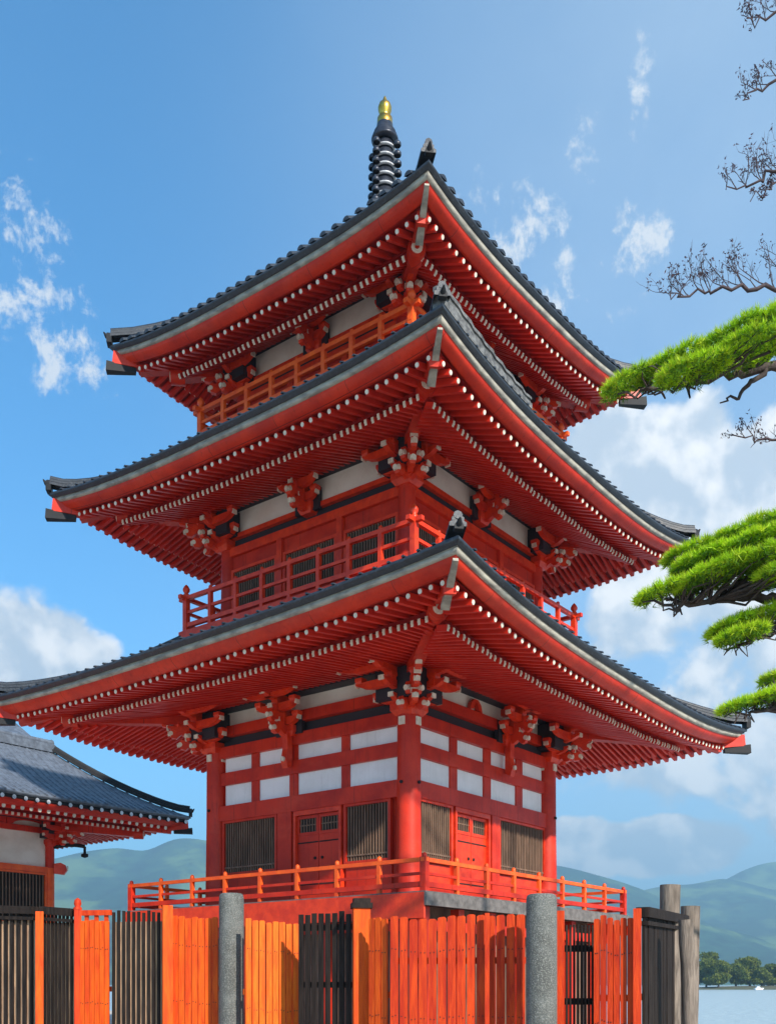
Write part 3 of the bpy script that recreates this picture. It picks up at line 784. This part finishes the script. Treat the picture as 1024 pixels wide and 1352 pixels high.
# ------------------------------------------------------------------ fence
GF = 'fence panels along the front of the pagoda'
def fence_panel(x0, y0d, x1, y1d, ztl, ztr, mt, label, kind='picket', n=8, backing=None, cap=None, gap=.25, lift=0.06, rails=(.45, 1.45), railmat=None, rnd=.03, wf=None):
    """panel between photo columns x0,x1 at depths y0d,y1d; ztl/ztr = photo rows of its top"""
    A = at(x0, 1300, y0d); B = at(x1, 1300, y1d); A.z = B.z = 0
    d = (B-A); L = d.length; ang = math.atan2(d.y, d.x)
    hA = EYE+(1300-ztl)/F*y0d; hB = EYE+(1300-ztr)/F*y1d
    t = thing('fence', label, 'fence', tuple((A+B)/2), ang, GF)
    m = MB()
    for i in range(n):
        a = -L/2+(i+.5)*L/n; w = L/n*(1-gap); f = (i+.5)/n
        h = lerp(hA, hB, f)+random.uniform(-rnd, rnd); y = random.uniform(-.006, .006)
        if kind == 'picket':      # flat board with a clipped, slightly pointed head
            m.prism([(-w/2, .03), (w/2, .03), (w/2*random.uniform(.94,1), h-w*random.uniform(.1,.25)), (w*.3, h), (-w*.3, h-w*random.uniform(0,.08)), (-w/2*random.uniform(.94,1), h-w*random.uniform(.1,.25))],
                    ((a, y-.03, 0), (1,0,0), (0,0,1), (0,1,0)), .03, 0)
        else:
            m.box((a-w/2, y-.036, .03), (a+w/2, y-.008, h-.0), 0)
        if kind == 'picket':
            for hz_ in (h-.42, h-1.25):
                for sx_ in (-.22, .22): p_ = Vector((a+sx_*w+random.uniform(-.004,.004), y-.044, hz_+random.uniform(-.012,.012))); m.tube([p_, p_-Vector((0,.006,0))], .008, 6, 1)
    m.build('pickets', [mt, BLK], t)
    for r in rails:
        m = MB(); m.box((-L/2, .0, r*(hA/2.5)), (L/2, .05, r*(hA/2.5)+.08)); m.build('rail', railmat or mt, t)
    if kind != 'picket':
        pass
    if cap is not None:
        m = MB(); m.beam((-L/2, -.01, hA+.03), (L/2, -.01, hB+.03), .16, .12, 0); m.beam((-L/2, -.01, hA-.10), (L/2, -.01, hB-.10), .13, .05, 0); m.build('cap_rail', cap, t)
    if backing is not None:
        m = MB(); m.box((-L/2, -.0075, .05), (L/2, -.0005, min(hA, hB)-.12)); m.build('backing_boards', backing, t)
    return t
def post(x, depth, wpx, ytop, mt, label, cat='fence post', top='flat', r=None, name='fence_post', group=GF.replace('panels', 'posts'), ybot=None, lean=0):
    p = at(x, 1300, depth); w = wpx/F*depth; h = EYE+(1300-ytop)/F*depth
    o = thing(name, label, cat, (p.x, p.y, 0), math.atan2(p.y, p.x)-PI/2+random.uniform(-.1, .1), group)
    m = MB()
    if top in ('flat', 'finial', 'capped'):
        m.box((-w/2,-w/2,0), (w/2,w/2,h if top == 'flat' else h-.10), 0)
        m.build('shaft', mt, o)
        m = MB()
        if top == 'finial':
            m.lathe([(w*.6, h-.0999), (w*.62, h-.07), (w*.4, h-.05), (w*.55, h-.01), (w*.45, h+.05), (.01, h+.08)], 12); m.build('finial', mt, o)
        if top == 'capped':
            m.box((-w*.62,-w*.62,h-.0995), (w*.62,w*.62,h-.03), 0); m.box((-w*.5,-w*.5,h-.0299), (w*.5,w*.5,h+.03), 0); m.build('cap', WDK, o)
    return o
fence_panel(-60, 16.6, 47, 16.0, 1202, 1205, WDK, 'dark slatted fence panel under the shrine hall, leftmost at the frame edge', 'slat', 13, WBR, WDK, gap=.5)
post(52, 15.8, 10, 1204, WOR, 'thin plain orange post between the two dark panels at far left', top='flat')
fence_panel(58, 15.9, 98, 15.7, 1205, 1208, WDK, 'narrow dark slatted panel with a black cap right of the thin orange post', 'slat', 8, WBR, WDK, gap=.5)
post(102.5, 15.6, 9, 1193, WRD, 'red orange post with a small finial left of the narrow red topped panel', top='finial')
p = fence_panel(107, 15.6, 146, 15.5, 1216, 1216, WOR, 'narrow orange picket panel with a red bar above its pickets', n=6, gap=.12, rnd=.012)
m = MB(); A = at(107, 1300, 15.6); B = at(146, 1300, 15.5); Lh = (B-A).length/2
m.box((-Lh, -.02, EYE+(1300-1209)/F*15.55), (Lh, .05, EYE+(1300-1202)/F*15.55)); m.build('top_bar', WRD, p)
m = MB()
for i in range(3):
    x = -Lh+(i+.5)*Lh*2/3; m.box((x-.03, .01, 2.4), (x+.03, .04, EYE+(1300-1209)/F*15.55-.002))
m.build('spacer_blocks', WRD, p)
fence_panel(148, 15.4, 214, 15.2, 1203, 1206, WDK, 'dark open picket panel between two orange panels on the left', 'slat', 10, WBR, None, gap=.5, rnd=.03)
post(221, 15.0, 13, 1196, WOR, 'broad bright orange post right of the dark open picket panel', top='flat')
fence_panel(228, 15.1, 289, 15.0, 1212, 1213, WOR, 'orange picket panel left of the left granite pillar', n=7, gap=.1)
fence_panel(322, 14.3, 393, 14.7, 1214, 1221, WOL, 'pale orange picket panel just right of the left granite pillar', n=8, gap=.14, rnd=.02)
fence_panel(394, 14.1, 466, 13.7, 1205, 1207, WDK, 'blackened picket gate panel with light showing through, left of the capped post', 'slat', 8, None, gap=.36, rnd=.035, rails=(.35, 1.5, 2.25))
post(477, 13.5, 22, 1190, WOR, 'wide orange post with a dark square cap at the middle of the fence', top='capped')
fence_panel(489, 13.2, 514, 13.0, 1212, 1212, WOR, 'very narrow pale orange picket panel beside the wide capped post', n=3, gap=.12, rnd=.02)
fence_panel(515, 12.9, 694, 12.5, 1212, 1210, WRD, 'long red picket panel in front of the pagoda corner', n=14, gap=.14, rnd=.03, rails=(.45, 1.9))
post(643, 12.45, 6, 1206, WRD, 'slender red post standing within the long red picket panel', top='flat')
post(740, 12.4, 9, 1203, WRD, 'slender orange red post right of the right granite pillar', top='flat')
fence_panel(745, 12.6, 784, 12.6, 1222, 1222, WDK, 'narrow see through black bar panel right of the right granite pillar', 'slat', 8, None, gap=.5, rnd=.01, rails=(.5, 1.45, 2.15))
fence_panel(784, 12.3, 837, 12.1, 1211, 1213, WRD, 'short red picket panel at the right end of the fence', n=6, gap=.12, rnd=.03)
post(841, 12.0, 10, 1200, WRD, 'red end post beside the black return panel', top='flat')
fence_panel(847, 12.2, 901, 14.6, 1208, 1218, WDK, 'black close boarded panel turning back towards the logs', 'slat', 14, WDK, WDK, gap=.12, rnd=.01)
for (x, dpt, w, yt, lb) in ((305.5, 14.7, 33, 1180, 'left speckled granite pillar standing in the fence'), (714.5, 11.9, 41, 1181, 'right speckled granite pillar, the thicker looking one')):
    r = w/F*dpt/2; h = EYE+(1300-yt)/F*dpt; p = at(x, 1300, dpt)
    m = MB(); m.lathe([(r, 0), (r, h*.3), (r*1.0, h*.7), (r*.985, h-.08), (r*.95, h-.03), (r*.87, h-.008), (r*.75, h)], 28)
    o = m.build('stone_pillar', STN, None, lb, category='pillar', group='granite pillars in the fence'); o.location = (p.x, p.y, 0)
for (x, dpt, w, yt, lx, lb) in ((884, 14.0, 27, 1169, 0, 'tallest weathered log behind the black panel'), (911, 15.2, 25, 1197, .02, 'weathered log standing behind, right of the tallest log'), (905, 12.6, 19, 1215, -.04, 'slim brown log, frontmost and shortest of the three')):
    r = w/F*dpt/2; h = EYE+(1300-yt)/F*dpt; p = at(x, 1300, dpt)
    m = MB(); zz = np.linspace(0, h, 9)
    m.tube([(lx*(t-h)+random.uniform(-.006,.006), random.uniform(-.006,.006), t) for t in zz], [r*random.uniform(.96,1.04)*(1.06-.06*t/h) for t in zz], 16, 0)
    o = m.build('log_post', LOG, None, lb, category='log post', group='weathered logs at the right end of the fence'); o.location = (p.x, p.y, 0)

# ------------------------------------------------------------------ trees at the right
def blades(centers, dirs, L, w, n, spread, mats_split=.5):
    """needle tufts as thin triangles; returns verts, faces"""
    N = len(centers); c = np.repeat(centers, n, 0); d = np.repeat(dirs, n, 0)
    r = rng.normal(size=(N*n, 3)); dd = d+r*spread; dd /= np.linalg.norm(dd, axis=1)[:, None]
    s = np.cross(dd, rng.normal(size=(N*n, 3))); s /= np.linalg.norm(s, axis=1)[:, None]
    ln = L*rng.uniform(.6, 1.15, (N*n, 1))
    v = np.stack([c-s*w/2, c+s*w/2, c+dd*ln], 1).reshape(-1, 3)
    return v
def tri_obj(name, v, mt, parent):
    me = bpy.data.meshes.new(name); n = len(v)//3
    me.from_pydata(v.tolist(), [], np.arange(n*3).reshape(-1, 3).tolist())
    for q in (mt if isinstance(mt, list) else [mt]): me.materials.append(q)
    if isinstance(mt, list): me.polygons.foreach_set('material_index', np.repeat(rng.integers(0, len(mt), n//12+1), 12)[:n].tolist())
    o = bpy.data.objects.new(name, me); COL.objects.link(o); o.parent = parent; return o
PT = Vector((7.6, 12.2, 0))
pine = thing('pine_tree', 'pine reaching in from the right with bright green layered needle pads', 'pine tree', tuple(PT))
def L2(v): return Vector(v)-PT
def wig(pts, n=6, amp=.03):
    out = []
    for i in range(len(pts)-1):
        a = pts[i]; b = pts[i+1]
        for j in range(n):
            t = j/n; out.append(a.lerp(b, t)+Vector(rng.normal(size=3).tolist())*amp*(0 if i+j == 0 else 1))
    out.append(pts[-1]); return out
m = MB(); tp = [PT*1, PT+Vector((.15,.1,2.5)), PT+Vector((-.1,0,5)), PT+Vector((.1,.1,7.5)), PT+Vector((-.2,.1,9.8)), PT+Vector((0,0,11.3))]
tp = [Vector(t)-PT for t in tp]; m.tube(wig(tp, 5, .03), list(np.linspace(.26, .05, 26)), 12, 0); m.build('trunk', BRK, pine)
def limb(pts_px, r0, r1, trunk_z, subs, depth=12.):
    """pts_px: (x,y,depth offset) from the tip side to the trunk"""
    P = [at(x, y, depth+dz)-PT for x, y, dz in pts_px]
    P.append(Vector((0, 0, trunk_z))); P = P[::-1]
    W_ = wig(P, 5, .022); m = MB(); rs = list(np.linspace(r0, r1, len(W_))); m.tube(W_, rs, 8, 0)
    for (f, target) in subs:
        i = int(f*(len(W_)-1)); s = W_[i]; e = target
        mid = s.lerp(e, .45)+Vector((rng.normal()*.06, rng.normal()*.06, -.05+rng.normal()*.05)); mid2 = s.lerp(e, .75)+Vector((rng.normal()*.05, rng.normal()*.05, .02))
        pts = wig([s, mid, mid2, e], 2, .015); m.tube(pts, list(np.linspace(min(rs[i]*.55, .022), .005, len(pts))), 5, 0)
    m.build('branch', BRK, pine); return W_
def pad(lobes, depth=12., tall=.15, dens_=430, name='foliage'):
    """lobes: (x0,y0,x1,y1,thick px,width m,dz) elongated cushions of upright needles"""
    vs = []; vd = []; targets = []
    for (x0, y0, x1, y1, th, wd, dz) in lobes:
        A = at(x0, y0, depth+dz)-PT; B = at(x1, y1, depth+dz)-PT; L = (B-A).length; T = th*.60/F*(depth+dz)/2
        n = int(dens_*L*max(wd, .5)*1.5)
        s = rng.uniform(-1, 1, n); ph = rng.uniform(0, 2*PI, n); rr = np.sqrt(rng.uniform(0, 1, n))
        prof = np.sqrt(np.clip(1-np.abs(s)**2.6, 0, 1))
        yy = rr*np.sin(ph)*wd/2*prof
        top = np.sqrt(np.clip(1-rr**2*.9, 0, 1))*T*prof
        lump = .72+.5*np.sin(s*L*9+ph*1.0+yy*8)*np.cos(yy*11+s*3)
        zz = top*lump*rng.uniform(.35, 1.0, n)**.5
        c = np.array(A)[None]*(1-(s[:, None]+1)/2)+np.array(B)[None]*((s[:, None]+1)/2)
        c[:, 1] += yy; c[:, 2] += zz-T*.35
        d = np.stack([.25*s+.1*np.sign(s)*np.abs(s)**6*8-.15, yy/wd*.9, np.full(n, 1.)], 1)
        d /= np.linalg.norm(d, axis=1)[:, None]
        vs.append(blades(c, d, tall*.72, .011, 12, .62))
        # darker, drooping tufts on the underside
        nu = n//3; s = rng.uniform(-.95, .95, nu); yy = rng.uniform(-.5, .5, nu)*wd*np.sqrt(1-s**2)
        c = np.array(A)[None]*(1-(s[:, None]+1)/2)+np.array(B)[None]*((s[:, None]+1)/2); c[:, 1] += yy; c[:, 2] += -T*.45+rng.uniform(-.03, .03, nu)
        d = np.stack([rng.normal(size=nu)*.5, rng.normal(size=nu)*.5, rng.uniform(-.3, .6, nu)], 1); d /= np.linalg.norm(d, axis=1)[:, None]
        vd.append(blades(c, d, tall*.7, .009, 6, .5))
        for q in range(int(L*9)+2):
            f = rng.uniform(.04, .96); p = A.lerp(B, f)+Vector((0, rng.uniform(-.4, .4)*wd, -T*.3)); targets.append(p)
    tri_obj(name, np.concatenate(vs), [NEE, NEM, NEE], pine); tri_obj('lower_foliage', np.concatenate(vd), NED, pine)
    return targets
def sub_from(targets, path_x0, path_x1):
    out = []
    for t in targets:
        X = t.x+PT.x; f = (path_x0-X)/(path_x0-path_x1)
        out.append((min(.97, max(.25, f-.10+rng.uniform(-.05, .05))), t))
    return out
t1 = pad([(798,519,860,492,24,.6,0), (845,500,930,466,40,.8,.1), (915,475,1010,432,52,1.0,0), (990,440,1110,395,66,1.2,0), (870,500,960,478,26,.7,-.45), (950,465,1040,450,36,.9,-.5)])
limb([(815,520,0), (870,512,0), (925,502,0), (975,490,0), (1040,478,0)], .07, .012, EYE+6.9, sub_from(t1, 7.6, 2.6))
limb([(950,532,-.1), (975,522,-.1), (995,500,0), (1050,470,0)], .05, .008, EYE+7.2, [])
t2 = pad([(878,740,945,722,28,.7,.3), (930,722,1100,675,46,1.1,.3), (890,752,965,728,30,.8,0), (950,730,1060,702,40,1.0,-.2), (905,768,990,742,36,.9,-.3), (975,745,1100,728,44,1.1,-.4), (842,792,905,772,24,.7,0), (895,778,960,766,26,.8,-.1), (1000,762,1060,758,24,.8,-.5)])
limb([(848,795,0), (893,803,0), (940,796,0), (980,785,0), (1030,790,0)], .075, .01, EYE+4.2, sub_from(t2, 7.6, 3.0))
limb([(960,780,0), (1000,765,0), (1050,775,0)], .05, .012, EYE+4.6, [])
t3 = pad([(936,838,990,818,30,.7,0), (975,822,1100,800,40,.9,.1), (948,846,1010,832,24,.7,-.3)])
limb([(955,857,0), (985,848,0), (1010,830,0), (1050,822,0)], .05, .008, EYE+3.9, sub_from(t3, 7.6, 3.9))
t4 = pad([(950,940,1010,922,26,.6,0), (995,925,1110,900,42,.8,0), (1005,900,1080,885,30,.6,.4)])
limb([(960,944,0), (1000,938,0), (1060,940,0)], .045, .008, EYE+3.0, sub_from(t4, 7.6, 4.0))

BT = Vector((9.6, 14.2, 0))
bare = thing('bare_tree', 'nearly leafless tree whose fine purplish twigs enter at the upper right', 'bare tree', tuple(BT))
m = MB(); tp = [Vector((0,0,0)), Vector((.2,0,4)), Vector((-.2,.2,8)), Vector((.1,.1,12)), Vector((-.1,0,16))]
m.tube(wig(tp, 5, .05), list(np.linspace(.24, .04, 21)), 12, 0); m.build('trunk', TWG, bare)
def grow(m, p, d, L, r, lvl, buds):
    n = 5; pts = [p]; dd = d.normalized()
    for i in range(n):
        dd = (dd+Vector(rng.normal(size=3).tolist())*.13+Vector((0,0,.06))).normalized(); pts.append(pts[-1]+dd*L/n)
    m.tube(pts, list(np.linspace(r, r*.45, n+1)), 5 if lvl > 1 else 4, 0, cap=False)
    if lvl <= 0 and rng.random() < .6: buds.append(pts[-1])
    if lvl == 0: return
    for i in range(1, n+1):
        for s in range(0 if rng.random() < .3 else 1):
            a = dd.cross(Vector(rng.normal(size=3).tolist())).normalized()
            nd = (dd*.75+a*.75+Vector((0,0,.35))).normalized()
            grow(m, pts[i], nd, L*rng.uniform(.42, .62), r*.5, lvl-1, buds)
def bare_branch(px, trunk_z, r0, side, depth=13.):
    P = [at(x, y, depth)-BT for x, y in px]+[Vector((0,0,trunk_z))]; P = P[::-1]; W_ = wig(P, 5, .03)
    m = MB(); rs = list(np.linspace(r0*.75, .006, len(W_))); m.tube(W_, rs, 6, 0); buds = []
    n = len(W_)
    for i in range(5, n-1):
        for s in range(side[1]):
            d = (W_[i+1]-W_[i]).normalized(); up = Vector((0,rng.normal()*.35,side[2] if len(side) > 2 and rng.random() < .3 else 1))
            grow(m, W_[i], (d*.7+up*rng.uniform(.4, 1.)), side[0]*rng.uniform(.6, 1.15)*(1-.5*i/n), max(.007, rs[i]*.3), 2, buds)
    c = np.array([list(b) for b in buds]); c = np.repeat(c, 2, 0)+rng.normal(size=(len(c)*2, 3))*.02
    d = rng.normal(size=c.shape); d /= np.linalg.norm(d, axis=1)[:, None]
    v = blades(c, d, .042, .018, 2, .8); m.add(v.tolist(), np.arange(len(v)).reshape(-1, 3).tolist(), 1); m.build('branch', [TWG, BUD], bare)
bare_branch([(884,388), (905,390), (945,383), (990,379), (1050,368)], EYE+8.0, .05, (.52, 1))
bare_branch([(958,250), (990,243), (1020,232), (1060,222)], EYE+9.4, .045, (.5, 1))
bare_branch([(990,266), (1015,248), (1060,232)], EYE+9.2, .03, (.12, 1))
bare_branch([(980,132), (1005,112), (1060,92)], EYE+11, .04, (.32, 1))
bare_branch([(985,24), (1010,22), (1060,6)], EYE+12, .04, (.34, 1))
bare_branch([(966,573), (1000,580), (1060,572)], EYE+6, .035, (.26, 1, -.6))

# ------------------------------------------------------------------ ground, lake, mountains
def obj_struct(m, name, mt, loc=(0,0,0), **k):
    o = m.build(name, mt, None, kind='structure'); o.location = loc; return o
m = MB()
def gpoly(poly, z0, z1):
    n = len(poly); vs = [(x, y, z0) for x, y in poly]+[(x, y, z1) for x, y in poly]
    m.add(vs, [tuple(range(n-1,-1,-1)), tuple(range(n, 2*n))]+[(i, (i+1) % n, (i+1) % n+n, i+n) for i in range(n)])
gpoly([(-90,-70),(70,-70),(60,0),(38,22),(12,37),(-2,44),(-8,62),(-90,64)], -3, 0)
obj_struct(m, 'ground', GRV)
m = MB()
LW = bpy.data.materials.new('lake water'); LW.use_nodes = True
q = G(LW.node_tree); b = LW.node_tree.nodes['Principled BSDF']
b.inputs['Base Color'].default_value = (.34, .43, .46, 1); b.inputs['Roughness'].default_value = .3; b.inputs['IOR'].default_value = 1.33
co = q.n('ShaderNodeTexCoord').outputs['Object']; bp = q.n('ShaderNodeBump'); bp.inputs['Strength'].default_value = .6; bp.inputs['Distance'].default_value = .5
q.put(bp.inputs['Height'], q.noise(q.vm('MULTIPLY', co, (1, .6, 1)), .8, 5, .6)); q.put(b.inputs['Normal'], bp.outputs[0])
m.add([(-9000,-1500,0),(9000,-1500,0),(9000,8400,0),(-9000,8400,0)], [(0,1,2,3)])
obj_struct(m, 'lake', LW, (0,0,-.8))
def fbm(x, y, seed, octs=6):
    v = 0; a = 1; f = 1; r = np.random.default_rng(seed)
    for _ in range(octs):
        for __ in range(3):
            th = r.uniform(0, 2*PI); ph = r.uniform(0, 2*PI)
            v = v+a*np.sin((x*np.cos(th)+y*np.sin(th))*f+ph+1.3*np.sin((x*np.sin(th)-y*np.cos(th))*f*.7+ph*2))/3
        a *= .5; f *= 2.03
    return v
def ridge(name, pts, D, foot, back, seed, rough=22):
    """pts: (photo x, photo y) crest points seen at distance D; slopes fall to the lake in front"""
    px = np.array([p[0] for p in pts], float); py = np.array([p[1] for p in pts], float)
    X = (px-512)/F*D; H = EYE+(1300-py)/F*D
    nx = 320; ny = 60; rough = rough*D/2600
    xs = np.linspace(X[0], X[-1], nx); hc = np.interp(xs, X, H)
    k = np.hanning(9); k /= k.sum(); hc = np.convolve(np.pad(hc, 4, 'edge'), k, 'valid')
    ts = np.linspace(-1, 1, ny)
    P = []
    for t in ts:
        y = D+(t*foot if t < 0 else t*back)
        f = (1-abs(t))**(1.15) if t < 0 else (1-t)**.9
        n = fbm(xs/(.14*D), np.full_like(xs, y/(.14*D)), seed)
        fine = 1.6*np.abs(fbm(xs/(.045*D), np.full_like(xs, y/(.045*D)), seed+5))
        env = min(1, abs(t)*3)*(1-abs(t))**.4
        z = hc*f+n*rough*(.15+env)-fine*rough*.55*env-8*abs(t)**6-(4 if abs(t) == 1 else 0)
        P.append([(float(a), float(y), float(max(c, -6))) for a, c in zip(xs, z)])
    m = MB(); m.grid(P, 0, True); obj_struct(m, name, MTN)
ridge('hills', [(-1500,1250),(-700,1180),(-200,1125),(60,1135),(118,1120),(165,1116),(195,1124),(225,1106),(250,1103),(290,1110),(420,1135),(560,1150),(650,1135),(735,1140),(762,1145),(822,1163),(862,1178),(920,1215),(1000,1260),(1080,1305)], 3900, 1500, 1300, 3, 30)
ridge('hills', [(640,1240),(760,1200),(840,1176),(882,1166),(912,1165),(934,1160),(952,1157),(970,1160),(992,1166),(1024,1173),(1100,1190),(1300,1160),(1600,1190),(2300,1260)], 4700, 1700, 1300, 11, 32)
ridge('mountain', [(700,1260),(860,1200),(940,1166),(962,1155),(985,1143),(1007,1135),(1040,1132),(1090,1105),(1200,1130),(1500,1160),(2000,1230)], 5200, 1200, 1300, 23, 34)
# --- wooded islet
m = MB(); D = 470; isx0 = (905-512)/F*D; isx1 = (1230-512)/F*D
P = []
for t in np.linspace(-1, 1, 9):
    row = []
    for a in np.linspace(0, 1, 30):
        w = 26*math.sin(PI*a)**.5; row.append((lerp(isx0-12, isx1, a), D+t*w, -1.6+2.6*math.sin(PI*a)**.4*(1-t*t)))
    P.append(row)
m.grid(P, 0, True); obj_struct(m, 'islet', mat('islet earth', (.12, .10, .06), (.05, .07, .03), .9, .3, 0))
def leafy(px, top, wpx, d, label, seed):
    p = at(px, 1300, d); H = (1300-top)/F*d+EYE; w = wpx/F*d
    t = thing('islet_tree', label, 'tree', (p.x, p.y, 0.2), 0, 'broadleaf trees on the far islet')
    m = MB(); m.tube([(0,0,-.5), (.2,0,H*.3), (-.1,.1,H*.6)], [.5,.4,.2], 8); 
    for a in range(4): m.tube([(0,0,H*.3), (math.cos(a*1.6)*w*.3, math.sin(a*1.6)*w*.3, H*.6)], [.22,.08], 6)
    m.build('trunk', BRK, t)
    r = np.random.default_rng(seed); cs = []
    for i in range(16):
        a = r.uniform(0, 2*PI); rr = r.uniform(0, .36)*w; z = H*r.uniform(.22, .84); q = .2+.16*r.random()
        zr_ = min(z, H-q*H*.42)
        n = 420; v = r.normal(size=(n, 3)); v /= np.linalg.norm(v, axis=1)[:, None]; v *= r.uniform(.7, 1.05, (n, 1))
        c = v*np.array([q*w, q*w, q*H*.5])+np.array([math.cos(a)*rr, math.sin(a)*rr, zr_]); cs.append(c)
    c = np.concatenate(cs); d_ = r.normal(size=c.shape); d_ /= np.linalg.norm(d_, axis=1)[:, None]
    tri_obj('crown', blades(c, d_, .95, .7, 2, .7), LEF, t)
for (a, b, c, d, lb) in ((932, 1253, 44, 478, 'tallest rounded tree at the left of the islet'), (948, 1266, 34, 462, 'lower tree in front of the tallest islet tree'), (971, 1264, 36, 470, 'left one of the two broad middle islet trees'),
        (989, 1261, 38, 474, 'right one of the two broad middle islet trees'), (1005, 1277, 26, 466, 'small tree filling the dip right of the middle islet trees'), (1020, 1273, 34, 474, 'islet tree at the right edge of the frame'), (1048, 1262, 44, 470, 'islet tree just beyond the right frame edge')):
    leafy(a, b, c, d, lb, int(a))
bp_ = at(1001, 1300, 445); bt = thing('boat', 'small white cabin boat moored at the islet shore', 'boat', (bp_.x, bp_.y, -.8), .3)
m = MB(); m.prism([(-2.0,.7),(-1.8,-.1),(1.6,-.1),(2.3,.8)], ((0,0,0),(1,0,0),(0,0,1),(0,1,0)), 1.3); m.build('hull', PLA, bt)
m = MB(); m.prism([(-1.1,.65),(-1.1,1.4),(.3,1.4),(.7,.72)], ((0,0,.003),(1,0,0),(0,0,1),(0,1,0)), .9); m.build('cabin', PLA, bt)
# ------------------------------------------------------------------ air
m = MB(); m.box((-9100,-1600,-12), (9100,8600,760), 0)
hz = bpy.data.materials.new('pale air'); hz.use_nodes = True; hz.node_tree.nodes.clear(); q = G(hz.node_tree)
pv = q.n('ShaderNodeVolumePrincipled'); pv.inputs['Color'].default_value = (.45, .77, 1.0, 1); pv.inputs['Density'].default_value = 2.7e-4; pv.inputs['Anisotropy'].default_value = .2
ou = q.n('ShaderNodeOutputMaterial'); hz.node_tree.links.new(pv.outputs[0], ou.inputs['Volume'])
o = m.build('haze', hz, None, 'pale blue air fading the far hills', kind='stuff')
